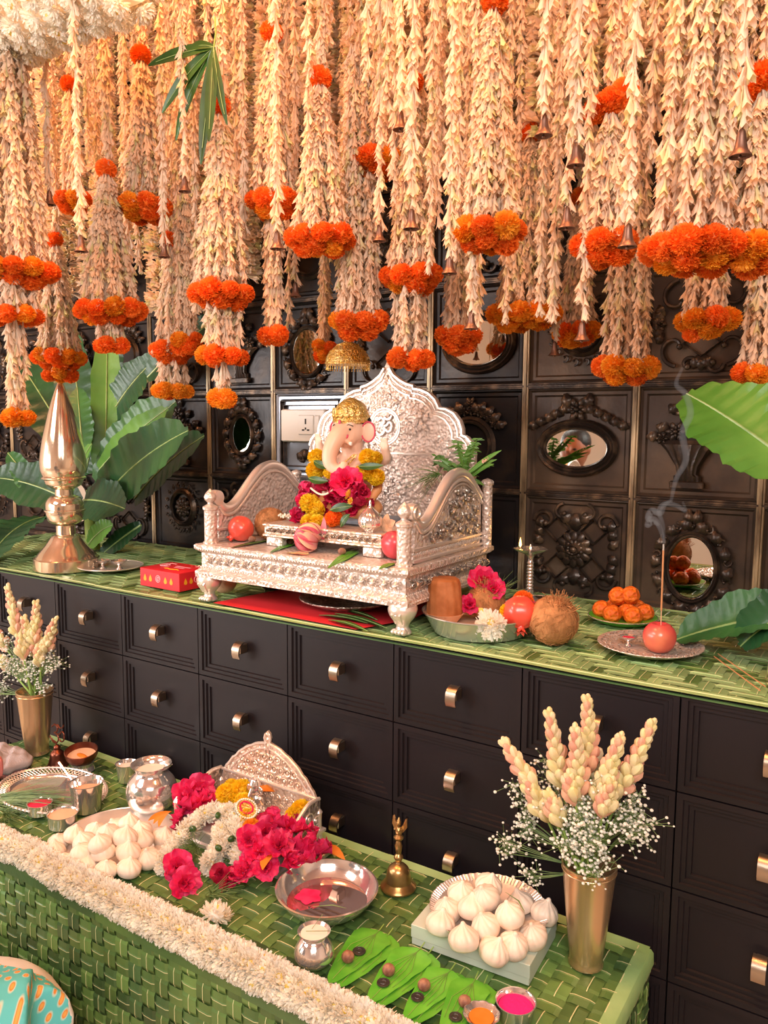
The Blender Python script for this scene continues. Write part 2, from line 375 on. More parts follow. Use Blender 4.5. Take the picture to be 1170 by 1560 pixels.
def ring(mb,rx,rz,w,prof=((0,.004),(.25,.012),(.5,.009),(.7,.014),(1,.006)),m=0,n=40,cx=0,cz=0):
    V=[];F=[];k=len(prof)
    for i in range(n):
        a=2*PI*i/n
        for (t,h) in prof: V.append((cx+(rx+w*t)*math.cos(a),-h,cz+(rz+w*t)*math.sin(a)))
    for i in range(n):
        for j in range(k-1):
            a,b=i*k+j,((i+1)%n)*k+j; F.append((a,b,b+1,a+1))
    mb.add((V,F),m)
def disc(rx,rz,y=-.003,n=36):
    return [(rx*math.cos(2*PI*i/n),y,rz*math.sin(2*PI*i/n)) for i in range(n)],[tuple(range(n))]
def orn_oval_leafy(rx=.052,rz=.07,mir=True,n=14):
    f=MB(); ring(f,rx,rz,.016)
    g=MB()
    for i in range(n):
        a=2*PI*i/n+.2; x,z=(rx+.02)*math.cos(a),(rz+.02)*math.sin(a)
        acanthus(g,x,z,a+.7,.036,.014,.55); scroll(g,x*1.16,z*1.14,.013,a,4.2,1 if i%2 else -1,.0032)
    for s in (-1,1): acanthus(g,s*.005,rz+.03,PI/2-s*.5,.04,.014,s*.4); acanthus(g,s*.005,-rz-.03,-PI/2+s*.5,.035,.013,-s*.4)
    flower(g,0,-rz-.035,.014,6)
    return f,g,(rx,rz) if mir else None
def orn_oval_wide(rx=.085,rz=.05,mir=True,garl=True):
    f=MB(); ring(f,rx,rz,.03,prof=((0,.006),(.15,.016),(.3,.011),(.45,.018),(.6,.012),(.8,.017),(1,.004)),n=48)
    g=MB()
    if garl:
        flower(g,0,rz+.055,.034,6)
        for s in (-1,1):
            for k in range(5): acanthus(g,s*(.02+.022*k),rz+.048-.009*k,PI/2-s*(1.0+.12*k),.034,.012,-s*.3)
            acanthus(g,s*.02,rz+.055,PI/2-s*.6,.045,.016,s*.3)
    return f,g,(rx,rz) if mir else None
def orn_round(r=.062,mir=False,crown=True):
    f=MB(); ring(f,r,r*1.05,.022,prof=((0,.012),(.2,.015),(.4,.008),(.6,.013),(1,.004)))
    g=MB()
    if crown:
        for k in range(-4,5):
            a=PI/2+k*.23; x,z=(r+.035)*math.cos(a),(r*1.05+.035)*math.sin(a); acanthus(g,x,z,a+(.8 if k>0 else -.8),.036,.013,.4*(1 if k<0 else -1)); flower(g,x*1.02,z*1.02,.015,5)
        flower(g,0,r+.06,.022,6)
    else:
        for k in range(18):
            a=2*PI*k/18; scroll(g,(r+.034)*math.cos(a),(r+.036)*math.sin(a),.012,a,4.6,1,.003)
        flower(g,0,0,.04,10)
    return f,g,(r,r*1.05) if mir else None
def orn_rosette():
    f=MB(); g=MB(); flower(g,0,0,.05,12,lift=.012); ring(f,.018,.012,.006,prof=((0,.028),(1,.02)),n=20)
    for sx in (-1,1):
        for sz in (-1,1):
            ring(f,.030,.030,.008,prof=((0,.004),(.5,.012),(1,.004)),n=4,cx=sx*.052,cz=sz*.052)
            scroll(g,sx*.085,sz*.075,.034,0 if sx>0 else PI,4.6,sx*sz,.0065)
            scroll(g,sx*.035,sz*.1,.026,PI/2*sz,4.4,-sx*sz,.006)
            for k in range(3): acanthus(g,sx*.092,sz*(.012+.02*k),(0 if sx>0 else PI)+sx*sz*(.3+.3*k),.034,.012,sx*sz*.4)
        acanthus(g,0,sx*.05,PI/2*sx,.05,.02,.0); acanthus(g,sx*.008,-.07,-PI/2+sx*.7,.045,.014,sx*.3)
        acanthus(g,sx*.008,.07,PI/2-sx*.7,.045,.014,-sx*.3)
    return f,g,None
def orn_basket():
    f=MB(); g=MB(); n=13
    V=[];F=[]
    for j,(z,w,h) in enumerate([(-.10,.034,.012),(-.085,.034,.016),(-.08,.026,.016),(-.06,.03,.02),(-.02,.055,.024),(-.005,.07,.026),(0,.078,.02),(.006,.078,.014)]):
        for i in range(n): u=i/(n-1)*2-1; V.append((u*w,-h*math.sqrt(max(1-u*u*.9,0))-(.003 if i%2 else 0),z))
    for j in range(7):
        for i in range(n-1): a=j*n+i; F.append((a,a+1,a+n+1,a+n))
    f.add((V,F)); f.add(bbox(-.042,.042,-.018,0,-.118,-.098,.003))
    for x,z,r in [(-.03,.028,.026),(.012,.035,.026),(.05,.022,.022),(-.005,.075,.028),(-.065,.01,.016)]: flower(g,x,z,r,6,lift=.014)
    for a,x,z in [(2.6,-.05,.03),(2.9,-.07,.012),(.4,.06,.03),(.8,.03,.06),(2.1,-.03,.07),(1.5,0,.1),(.1,.075,.012)]: acanthus(g,x,z,a,.035,.014,.2)
    return f,g,None
def orn_scrollsquare():
    f=MB(); g=MB()
    for sz in (-1,1): ring(f,.04,.03,.008,prof=((0,.004),(.5,.012),(1,.004)),n=4,cz=sz*.05)
    for sx in (-1,1):
        for sz in (-1,1):
            scroll(g,sx*.062,sz*.062,.045,PI/2*sz,4.4,-sx*sz,.006); scroll(g,sx*.03,sz*.105,.024,0,4.4,sx*sz,.006)
            for k in range(3): acanthus(g,sx*.095,sz*.01*k,(0 if sx>0 else PI)+sx*sz*(.25+.35*k),.032,.011,.2*sx*sz)
        for k in (-1,0,1): acanthus(g,0,sx*.08,PI/2*sx+k*.6,.04,.013,.0)
        flower(g,sx*.105,0,.018,6)
    return f,g,None
def orn_slim():
    f=MB(); f.add(bbox(-.06,.06,-.012,0,.115,.125)); f.add(bbox(-.06,.06,-.012,0,-.125,-.115)); f.add(bbox(-.07,-.06,-.012,0,-.125,.125)); f.add(bbox(.06,.07,-.012,0,-.125,.125))
    g=MB()
    for z in (-.08,-.03,.02,.07):
        scroll(g,.012,z,.022,0,5,1,.006); acanthus(g,-.01,z,PI*.7,.035,.014,.5); acanthus(g,.0,z+.01,PI*.2,.03,.012,-.5); flower(g,-.02,z-.015,.014,6)
    return f,g,None
wall=struct(MB().add(box(-3,4.4,YW+.012,YW+.09,-.70,2.1)).obj('wall_back',M['panel'],smooth=False))
PWX,PWZ=.31,.30
def panel_base(brown):
    mb=MB(); a,b=PWX/2-.003,PWZ/2-.003; lv=[(a,b,0),(a,b,-.010),(a-.008,b-.008,-.012),(a-.014,b-.014,-.006),(a-.022,b-.022,-.006),(a-.027,b-.027,-.001)]
    V=[];F=[]
    for (x,z,y) in lv: V+=[(-x,y+.012,-z),(x,y+.012,-z),(x,y+.012,z),(-x,y+.012,z)]
    for k in range(len(lv)-1):
        for i in range(4): j=(i+1)%4; F.append((k*4+i,k*4+j,k*4+4+j,k*4+4+i))
    k=(len(lv)-1)*4; F.append((k,k+1,k+2,k+3)); mb.add((V,F)); return mb.mesh('panel',[M['panel_brown' if brown else 'panel']],False)
PB=[panel_base(False),panel_base(True)]
moulding_mesh=None
_orn={}
def orn(kind):
    if kind not in _orn:
        f,g,mir={'oval':lambda:orn_oval_leafy(.054,.078),'ovalw':orn_oval_wide,'ovalbig':lambda:orn_oval_wide(.09,.062,True,False),'round':orn_round,'roundm':lambda:orn_round(.055,True,False),
         'rosettering':lambda:orn_round(.05,False,False),'rosette':orn_rosette,'basket':orn_basket,'scroll':orn_scrollsquare,'slim':orn_slim,'ovalsm':lambda:orn_oval_leafy(.042,.06),'leafroundm':lambda:orn_oval_leafy(.06,.072)}[kind]()
        _orn[kind]=(f.mesh('frame',[M['relief']],ang=30) if f.n else None,g.mesh('carved_ornament',[M['relief']],ang=50),mir)
    return _orn[kind]
spec={(2,1):('oval',.0,-.02),(2,0):('basket',-.02,.0),(1,0):('ovalw',-.005,-.02),(1,1):('rosette',0,0),(0,0):('round',-.02,-.02),(0,1):('slim',-.03,0),(0,-1):('ovalbig',0,-.02),(1,-1):('rosettering',0,-.0),
 (2,-1):('scroll',0,0),(-1,-1):('scroll',0,-.02),(-2,-1):('leafroundm',-.01,-.02),(-3,0):('ovalsm',-.0,0),(-3,1):('rosette',0,0),(-3,-1):('basket',0,0),(-4,0):('basket',0,0),(-4,1):('rosettering',0,.02),(-5,1):('scroll',0,0),
 (-5,0):('slim',0,0),(-5,-1):('round',0,0),(-4,-1):('scroll',0,0),(-6,0):('rosette',0,0),(-6,-1):('oval',0,0),(-7,0):('scroll',0,0),(-6,1):('oval',0,0),(-2,0):('socket',0,0),(3,0):('scroll',0,0),(3,1):('slim',0,0),(0,-2):('scroll',0,0),(1,-2):('oval',0,0),(2,-2):('ovalbig',0,0),(-1,-2):('rosette',0,0),(-2,-2):('round',0,0)}
kinds=['rosette','scroll','round','basket','slim','rosettering']
strip_v=MB()
for dx,r in ((-.006,.0035),(0,.006),(.007,.0035)): strip_v.add(tube([(dx,-.004,-.15),(dx,-.004,.15)],r,6))
strip_v=strip_v.mesh('moulding',[M['gold_worn']])
strip_h=MB()
for dx,r in ((-.005,.003),(0,.005),(.006,.003)): strip_h.add(tube([(-.155,-.003,dx),(.155,-.003,dx)],r,6))
strip_h=strip_h.mesh('moulding',[M['relief']])
for col in range(-11,8):
    for row in range(-5,3):
        cx=1.04+PWX*(col+.5); cz=.668-PWZ*(row+.5); kd,ox,oz=spec.get((col,row),(kinds[(col*3+row*5)%6],0,0))
        p=link('panel',PB[1 if (col>=1) else 0],wall,(cx,YW,cz)); 
        if row<2 or 1:
            link('moulding',strip_v,wall,(cx-PWX/2,YW,cz)); link('moulding',strip_h,wall,(cx,YW,cz+PWZ/2))
        if row==2: continue
        if kd=='socket':
            p.data=PB[0].copy(); p.data.materials[0]=M['panel_gloss']
            for k,(a,b) in enumerate([(.125,.12),(.112,.105)]):
                fr=MB(); 
                for (x0,x1,z0,z1) in [(-a,a,b-.004,b),(-a,a,-b,-b+.004),(-a,-a+.004,-b,b),(a-.004,a,-b,b)]: fr.add(bbox(x0,x1,-.006,.014,z0,z1,.0015))
                fr.obj('frame',M['relief'],p)
            pl=MB().add(bbox(-.115,.075,-.014,.012,-.02,.09,.004)).obj('socket_plate',M['socket'],p)
            s=MB(); s.add(bbox(-.035,.03,-.018,-.012,.005,.07,.002),0)
            for (x0,x1,z0,z1) in [(-.006,0,.040,.058),(-.018,-.008,.018,.023),(.003,.013,.018,.023),(-.006,0,.022,.029)]: s.add(box(x0,x1,-.0188,-.0178,z0,z1),1)
            s.obj('socket',[M['socket'],M['hole']],p)
            MB().add(bbox(.034,.055,-.018,-.012,.005,.07,.003)).obj('switch',M['socket'],p)
            g=MB(); scroll(g,-.02,-.075,.035,0,5,1,.006); scroll(g,.05,-.07,.028,PI,5,-1,.006)
            for k in range(5): acanthus(g,-.05+.03*k,-.08,.6+.5*k,.035,.013,.3)
            g.obj('carved_ornament',M['relief'],p); continue
        fm,gm,mir=orn(kd)
        if fm: link('frame',fm,p,(ox,.008,oz))
        if len(gm.polygons): link('carved_ornament',gm,p,(ox,.008,oz))
        if mir: MB().add(disc(mir[0],mir[1],-.004)).obj('mirror',M['mirror'],p,(ox,.006,oz))
# recessed plinth behind the dresser
# ================================================================ DRAWER CABINETS
DRW,DRH=.30,.183
def drawer_mesh():
    mb=MB(); w=DRW/2-.0015; h=DRH/2-.0015
    lv=[(0,.02),(0,0),(.011,0),(.0125,.0045),(.0195,.0045),(.021,.009),(.0285,.009),(.030,.0135)]
    V=[];F=[]
    for (i,y) in lv: V+=[(-w+i,y,-h+i),(w-i,y,-h+i),(w-i,y,h-i),(-w+i,y,h-i)]
    for k in range(len(lv)-1):
        for i in range(4): j=(i+1)%4; F.append((k*4+i,k*4+j,k*4+4+j,k*4+4+i))
    k=(len(lv)-1)*4; F.append((k,k+1,k+2,k+3)); mb.add((V,F)); return mb.mesh('drawer',[M['black_lacquer']],False)
def handle_mesh():
    pr=[(0,.020)]+[(-.024*math.sin(a),.020*math.cos(a)) for a in np.linspace(.25,PI/2,7)]+[(-.024,-.010),(-.020,-.020)]
    V=[];F=[];t=.003;w=.0115
    for (y,z) in pr: V+=[(-w,y,z),(w,y,z)]
    for (y,z) in pr: V+=[(-w,y+t,z-t*.6),(w,y+t,z-t*.6)]
    n=len(pr)*2
    for k in range(len(pr)-1):
        a=2*k; F+=[(a,a+2,a+3,a+1),(n+a,n+a+1,n+a+3,n+a+2),(a,n+a,n+a+2,a+2),(a+1,a+3,n+a+3,n+a+1)]
    e=2*(len(pr)-1); F+=[(e,n+e,n+e+1,e+1)]
    mb=MB().add((V,F)); mb.add(bbox(-.009,.009,-.015,.0135,-.010,.014,.002)); mb.add(tube([(0,.0135,.0),(0,-.012,.0)],.0045,10)); return mb.mesh('handle',[M['knob_steel']],ang=35)
DM,HM=drawer_mesh(),handle_mesh()
cabs=[(-.75,'black four-row drawer cabinet at the far left, mostly behind the banana leaves'),(-.15,'black drawer cabinet under the tall brass finial, behind the left flower vase'),(.45,'black drawer cabinet under the red paper and left half of the silver throne'),
      (1.05,'black drawer cabinet under the right front foot of the silver throne'),(1.65,'black drawer cabinet behind the right flower vase, under the apple plate'),(2.25,'black drawer cabinet at the far right edge')]
for x0,lb in cabs:
    c=thing('drawer_cabinet',lb,'cabinet',(x0+.3,0,-.70),0,'black drawer cabinets')
    b=MB(); b.add(box(-.2985,.2985,.021,.66,.0,.784),0); b.add(box(-.2985,.2985,.004,.021,.0,.055),0); b.add(box(-.2985,.2985,.006,.021,.778,.784),0)
    b.obj('body',M['black_lacquer'],c,smooth=False)
    for k in (0,1):
        for r in range(4):
            d=link('drawer',DM,c,(-.15+.3*k,0,.70-r*DRH)); link('handle',HM,d,(0.002,.0,0.0))

# ================================================================ WOVEN PALM MATS
def strip(L,w,over,amp=.0018,pitch=.038,rib=True,flip=0):
    # a leaf strip along +X, width w, rising over / dipping under crossings; over(k) -> bool
    n=int(round(L/pitch)); xs=[];hs=[]
    for k in range(n):
        h=amp if over(k) else -amp
        xs+=[k*pitch+pitch*.18,k*pitch+pitch*.82]; hs+=[h,h]
    xs=[0]+xs+[n*pitch]; hs=[hs[0]]+hs+[hs[-1]]
    yo=[-w/2,-w*.07,-w*.02,w*.02,w*.07,w/2]; zo=[0,.0008,.0022,.0022,.0008,0]
    V=[(x,y,h+z) for x,h in zip(xs,hs) for y,z in zip(yo,zo)]; F=[];MI=[]
    for i in range(len(xs)-1):
        for j in range(5): F.append((i*6+j,(i+1)*6+j,(i+1)*6+j+1,i*6+j+1)); MI.append(1 if (j==2 and rib) else 0)
    return V,F,MI
def strip_mesh(L,w,over,m,amp=.0018,pitch=.038,rib=True):
    V,F,MI=strip(L,w,over,amp,pitch,rib); me=bpy.data.meshes.new('palm_strip'); me.from_pydata(V,[],F)
    me.materials.append(M[m]); me.materials.append(M['rib']); me.polygons.foreach_set('material_index',MI); me.update(); return me
def weave(parent,ox,oy,LX,LY,pitch,m,ex,ey,ez,fac=.96,tw=2,amp=.0018,alt=None,seed=1):
    """weave in the plane spanned by unit vectors ex,ey with normal ez, origin (ox,oy) local point"""
    r=random.Random(seed); nx=int(round(LX/pitch)); ny=int(round(LY/pitch)); cache={}
    def rotm(a,b,c): return Matrix(((a[0],b[0],c[0]),(a[1],b[1],c[1]),(a[2],b[2],c[2]))).to_euler()
    ex,ey,ez=map(np.array,(ex,ey,ez)); O=np.array(ox,float)
    for j in range(ny):
        ph=(j//(tw-1) if tw>1 else j)%(2*tw) if tw>1 else j%2
        mm=m if not alt or r.random()>.3 else alt
        key=('x',ph,mm)
        if key not in cache: cache[key]=strip_mesh(nx*pitch,pitch*fac,(lambda k,ph=ph:((k+ph)//tw)%2==0),mm,amp,pitch)
        P=O+ey*(j+.5)*pitch; link('palm_strip',cache[key],parent,P,rotm(ex,ey,ez))
    for i in range(nx):
        ph=i%(2*tw); mm=m if not alt or r.random()>.3 else alt
        key=('y',ph,mm)
        if key not in cache: cache[key]=strip_mesh(ny*pitch,pitch*fac,(lambda k,ph=ph:((k+ph)//tw)%2==1),mm,amp,pitch)
        P=O+ex*(i+.5)*pitch; link('palm_strip',cache[key],parent,P,rotm(ey,-ex,ez))
# dresser runner
mt=thing('palm_leaf_runner','long woven green palm-leaf mat covering the top of the black drawer cabinets','mat',(-.75,-.006,DZ-.006))
MB().add(box(0,3.6,0,.66,-.003,.0)).obj('mat_backing',M['palm_d'],mt,smooth=False)
weave(mt,(0,.012,.002),None,3.6,.645,.028,'palm_l',(1,0,0),(0,1,0),(0,0,1),tw=2,amp=.0013,alt='palm',seed=3)
def band(path,w,m,parent,nrm=(0,0,1),rib=True,wave=.02,seed=0,name='border_leaf'):
    n=len(path); mb=MB().add(blade(path,[w]*n,nrm,fold=.02,nw=4,wave=wave,seed=seed),0)
    if rib: mb.add(tube([np.array(p)+np.array(nrm)*.001 for p in path],.0012,4),1)
    return mb.obj(name,[M[m],M['rib']],parent)
r0=random.Random(5)
x=0
while x<3.5:
    L=.35+.25*r0.random(); x1=min(3.6,x+L+.04)
    band([(t,.012+.003*math.sin(t*9),.0045+.0012*(int(x*10)%2)-(.004 if 1 else 0)*0) for t in np.linspace(x,x1,8)],.014,'palm_l',mt,seed=int(x*10)); x+=L
# low table
lt=thing('low_table','long low table wrapped in dark woven palm leaves, set before the drawers','table',(.10,-.49,-.70))
TW,TD,TH=1.824,.456,.31
MB().add(bbox(.004,TW-.004,.004,TD-.004,.06,TH-.002,.004)).obj('table_body',M['palm_d'],lt,smooth=False)
for sx in (.05,TW-.05):
    for sy in (.05,TD-.05): MB().add(bbox(sx-.03,sx+.03,sy-.03,sy+.03,0,.06,.004)).obj('leg',M['black_lacquer'],lt)
weave(lt,(0,0,TH+.002),None,TW,TD,.0415,'palm',(1,0,0),(0,1,0),(0,0,1),tw=1,amp=.0019,alt='palm_d',seed=4)
weave(lt,(0,-.0035,.006),None,TW,.296,.037,'palm',(1,0,0),(0,0,1),(0,-1,0),tw=1,amp=.0026,alt='palm_d',seed=6)
weave(lt,(TW+.003,0,.006),None,TD,.296,.037,'palm',(0,1,0),(0,0,1),(1,0,0),tw=1,amp=.0022,alt='palm_d',seed=8)
x=0;i=0
while x<TW-.05:
    L=.42; x1=min(TW,x+L+.03)
    band([(t,TD-.006,TH+.006+.001*(i%2)) for t in np.linspace(x,x1,8)],.013,'palm_l',lt,seed=i,rib=False)
    # folded band along the front edge
    mb=MB(); xs=np.linspace(x,x1,8); pr=[(.016,TH+.006),(-.002,TH+.0065),(-.0085,TH+.001),(-.009,TH-.014),(-.009,TH-.030)]
    V=[(t,a-.0006*(i%2),b+.0012*math.sin(t*11)) for t in xs for a,b in pr]; F=[(k*5+j,k*5+j+1,(k+1)*5+j+1,(k+1)*5+j) for k in range(7) for j in range(4)]
    mb.add((V,F)); mb.obj('border_leaf',[M['palm_d' if i%2 else 'palm'],M['rib']],lt)
    x+=L; i+=1
mb=MB(); pr=[(-.02,TH+.006),(.003,TH+.0065),(.008,TH+.001),(.009,TH-.02)]
V=[(TW+a,t,b) for t in np.linspace(0,TD,8) for a,b in pr]; F=[(k*4+j,k*4+j+1,(k+1)*4+j+1,(k+1)*4+j) for k in range(7) for j in range(3)]
mb.add((V,F)).obj('border_leaf',M['palm_l'],lt)

# ================================================================ FLOWER MESHES
def flower_ball(n,r,pl,pw,curl=.3,flat=1.0,seed=0,hemi=-1.0,jit=.3,cup=.4,nseg=2):
    """petals on a sphere: each a curled pointed quad strip"""
    g=np.random.default_rng(seed); V=[];F=[]
    core=sphere(r*.72,10,7)[0]*[1,1,flat]; cf=sphere(r*.72,10,7)[1]; V+=core.tolist(); F+=cf
    for i in range(n):
        z=1-(i+.5)/n*(1-hemi); a=i*2.39996+g.random()*jit; q=math.sqrt(max(0,1-z*z)); d=np.array([q*math.cos(a),q*math.sin(a),z])
        d+=g.normal(0,.06,3); d/=np.linalg.norm(d)
        up=np.array([0,0,1.0]); e=up-d*(up@d); e/=np.linalg.norm(e)+1e-9; s=np.cross(d,e); th=g.normal(0,.5); e,s=e*math.cos(th)+s*math.sin(th),s*math.cos(th)-e*math.sin(th)
        b=d*r*.62; L=pl*(.8+.4*g.random()); w=pw*(.8+.4*g.random()); k0=len(V)
        for t,ww in ((0,.5),(.55,1.0),(1,.55)):
            p=b+d*L*t*(1-.2*t)+e*L*curl*t*t
            for u in (-1,0,1): V.append((p+s*u*w*ww+d*(abs(u)*cup*w*(1 if t>0 else 0))+d*(.0 if u else -.0))*[1,1,flat])
        for t in range(2):
            for u in range(2): o=k0+t*3+u; F.append((o,o+1,o+4,o+3))
    return np.array(V),F
def meshvf(name,VF,mats,smooth=True): return MB().add(VF).mesh(name,mats if isinstance(mats,list) else [mats],smooth,None)
MG={c:[meshvf('marigold',flower_ball(420,.0265,.0098,.0030,.25,.88,s,cup=.9,jit=.5),M[c]) for s in (1,2,3)] for c in ('marigold_o','marigold_l','marigold_y')}
def mum_mesh(r,seed,n=110):
    a=flower_ball(n,r,r*.75,r*.13,.45,.75,seed,-.55,cup=.5); mb=MB().add(a,0).add(sphere((r*.3,r*.3,r*.25),8,6),1,Tm((0,0,r*.55))); return mb.mesh('chrysanthemum',[M['mum'],M['mum_c']],True,None)
MUM=[mum_mesh(.026,s) for s in (1,2,3)]
def ruffle(n,r,layers=3,wav=.35,seed=0,cupz=.6,nw=6):
    g=random.Random(seed); V=[];F=[]
    for l in range(layers):
        for i in range(n):
            a=2*PI*(i+.5*l)/n+g.uniform(-.15,.15); L=r*(1-.22*l)*g.uniform(.85,1.1); w=L*.62; el=(.15+.45*l)*cupz; k0=len(V); m=5; ph=g.random()*6
            for j in range(m):
                t=j/(m-1)
                for k in range(nw+1):
                    u=k/nw*2-1; rad=L*t; ww=w*math.sin(PI*(.12+.6*t))*u; z=rad*math.sin(el)+abs(u)*L*.12*t+wav*L*.3*t*t*math.sin(ph+u*5+t*2)
                    x=rad*math.cos(el)*(1-.12*u*u*t); V.append((x*math.cos(a)-ww*math.sin(a),x*math.sin(a)+ww*math.cos(a),z))
            for j in range(m-1):
                for k in range(nw): o=k0+j*(nw+1)+k; F.append((o,o+1,o+nw+2,o+nw+1))
    return V,F
HIB=[meshvf('hibiscus',ruffle(6,.036,4,.9,s,1.5,6),M['magenta']) for s in (1,2,3)]
ROSE=[meshvf('rose',ruffle(5,.020,5,.35,s,2.2,5),M['rose_dark']) for s in (1,2)]
YROSE=meshvf('rose',ruffle(4,.012,4,.3,5,2.2,5),M['yellow_petal'])
# tuberose bud template (axis +Z, root at origin)
def bud_template(L=1.0,r=.175,flare=True,n=4):
    rows=[(0,.22),(.45,.42),(.8,1.0)]
    V=[(r*q*math.cos(2*PI*i/n),r*q*math.sin(2*PI*i/n),L*t) for t,q in rows for i in range(n)]
    F=[(k*n+i,k*n+(i+1)%n,(k+1)*n+(i+1)%n,(k+1)*n+i) for k in range(2) for i in range(n)]
    b=2*n
    for i in range(n):
        a=2*PI*(i+.5)/n; q=1.35 if flare else .25; V.append((r*q*math.cos(a),r*q*math.sin(a),L*(1.0 if flare else 1.05))); F.append((b+i,b+(i+1)%n,len(V)-1))
    return np.array(V),F
BT,BTF=bud_template(); BT2,BTF2=bud_template(1,.11,True,4)
def buds(items,T,TF):
    V=[];F=[];n=0;k=len(T)
    for loc,d,L,ro,bend in items:
        X=frame(loc,d,[math.cos(ro),math.sin(ro),.1],L); P=T@X[:3,:3].T+X[:3,3]
        if bend: t=T[:,2:3]; P=P+np.array([0,0,-1.0])*bend*L*t*t
        V.append(P); F.extend([tuple(i+n for i in f) for f in TF]); n+=k
    return np.concatenate(V),F
_strand={}
def strand_mesh(L,var=0,dense=1.0):
    key=(round(L/.03),var)
    if key in _strand: return _strand[key]
    L=max(.03,round(L/.03)*.03); g=random.Random(hash(key)&1023); it=[]; z=0
    while z>-L+.012:
        for _ in range(2):
            a=g.random()*6.283; sp=g.uniform(.08,.36); it.append(((.0012*math.cos(a),.0012*math.sin(a),z),(math.cos(a)*sp,math.sin(a)*sp,-1),g.uniform(.028,.040),g.random()*6,0))
        z-=.0112
    h=len(it); sel=[g.random()<.12 for _ in it]
    mb=MB().add(buds([i for i,s in zip(it,sel) if not s],BT,BTF),0)
    q=[i for i,s in zip(it,sel) if s]
    if q: mb.add(buds(q,BT,BTF),1)
    mb.add(tube([(0,0,0),(0,0,-L)],.0007,3),0)
    me=mb.mesh('tuberose_strand',[M['bud'],M['bud2']],True,None); _strand[key]=me; return me
_rope={}
def rope_mesh(L,var):
    key=(round(L/.15),var)
    if key in _rope: return _rope[key]
    L=round(L/.15)*.15; g=random.Random(hash(key)&1023); A=[];B=[]; z=0
    while z>-L:
        for k in range(8):
            a=g.random()*6.283; it=((.004*math.cos(a),.004*math.sin(a),z-g.random()*.01),(math.cos(a),math.sin(a),g.uniform(-.35,.5)),g.uniform(.036,.056),g.random()*6,g.uniform(-.15,.25)); (B if g.random()<.28 else A).append(it)
        z-=.0105
    me=MB().add(buds(A,BT2*[1.5,1.5,1],BTF2),0).add(buds(B,BT2*[1.5,1.5,1],BTF2),1).mesh('flower_rope',[M['bud'],M['bud2']],True,None); _rope[key]=me; return me
# bell template
def bell_thing(name,label,loc,sc,group,m='bell'):
    t=thing(name,label,'bell',loc,0,group)
    pr=smoothprof([(.001,0),(.004,-.002),(.0055,-.008),(.0065,-.016),(.0085,-.024),(.0125,-.030),(.0135,-.032)],3)+[(.0128,-.0325),(.011,-.030)]
    MB().add(lathe(pr,20,cap=False)).obj('bell_cup',M[m],t)
    MB().add(torus(.0025,.0008,12,6),0,Tm((0,0,.003),rx=PI/2)).obj('hanging_loop',M[m],t)
    mb=MB().add(tube([(0,0,-.012),(0,0,-.031)],.0008,5)); mb.add(sphere(.0028,8,6),0,Tm((0,0,-.033))); mb.obj('clapper',M[m],t)
    for c in t.children: c.scale=(sc,sc,sc); 
    for c in t.children: pass
    return t
CZ=2.095
SHORT=['left-edge three-ring garland','slim left garland with paired marigolds','wide garland over the banana plant','garland left of the mango leaves','garland over the finial tip','three-ring garland under the mango leaves','garland left of the gold umbrella','wide-ring garland above the umbrella','two-ring garland by the banana leaves','narrow three-marigold garland','high four-marigold garland','marigold ring beside the umbrella','garland over the throne tip','thick upper middle garland','three marigolds before the oval mirror','long level marigold row','double-marigold garland','lowest right marigold ring','widest right garland','small fringe under the widest ring','right-edge large marigolds','garland above the hanging leaf','garland before the carved rosette','short dark marigolds before the round mirror']
_nl={}
def near(kind,px,py):
    d=[(abs(G[0]-px)+.25*abs(G[3][0][0]-py),i) for i,G in enumerate(GAR)]; i=min(d)[1]; side='right' if px>GAR[i][0] else 'left'; k=(kind,i,side); _nl[k]=_nl.get(k,0)+1
    if _nl[k]>3: return kind+' almost hidden %s of the '%('close '+side if _nl[k]==4 else side)+SHORT[i]
    return kind+(' %s of the '%side if _nl[k]==1 else ' farther %s of the '%side if _nl[k]==2 else ' farthest %s of the '%side)+SHORT[i]
strandcount=[0]
def strand(parent,p0,p1,name='tuberose_strand'):
    p0=np.array(p0,float);p1=np.array(p1,float);d=p1-p0;L=np.linalg.norm(d); strandcount[0]+=1
    q=Vector((0,0,-1)).rotation_difference(Vector(d)); e=q.to_euler()
    k=round(L/.03)*.03 or .03
    return link(name,strand_mesh(L,strandcount[0]%3),parent,p0,e,(1,1,L/k))
def fringe(parent,z0,r0,z1,r1,n,inner=True,seed=0):
    g=random.Random(seed)
    for i in range(n):
        a=2*PI*(i+g.uniform(-.3,.3))/n; q=1 if i%3 else (.55 if inner else 1)
        strand(parent,(r0*q*math.cos(a),r0*q*math.sin(a),z0),(r1*q*math.cos(a+.1),r1*q*math.sin(a+.1),z1))
def mring(parent,z,R,col,sc=1.0,seed=0,n=None,tilt=0):
    g=random.Random(seed); n=n or max(3,int(2*PI*R/(.040*sc)))
    for i in range(n):
        a=2*PI*i/n+seed; m=col if g.random()<.8 else ('marigold_l' if col=='marigold_o' else 'marigold_o')
        link('marigold',MG[m][i%3],parent,(R*math.cos(a),R*math.sin(a),z+g.uniform(-.004,.004)*sc+tilt*math.cos(a)*R),(g.uniform(-.6,.6),g.uniform(-.6,.6),g.random()*6),sc*g.uniform(.86,1.1))
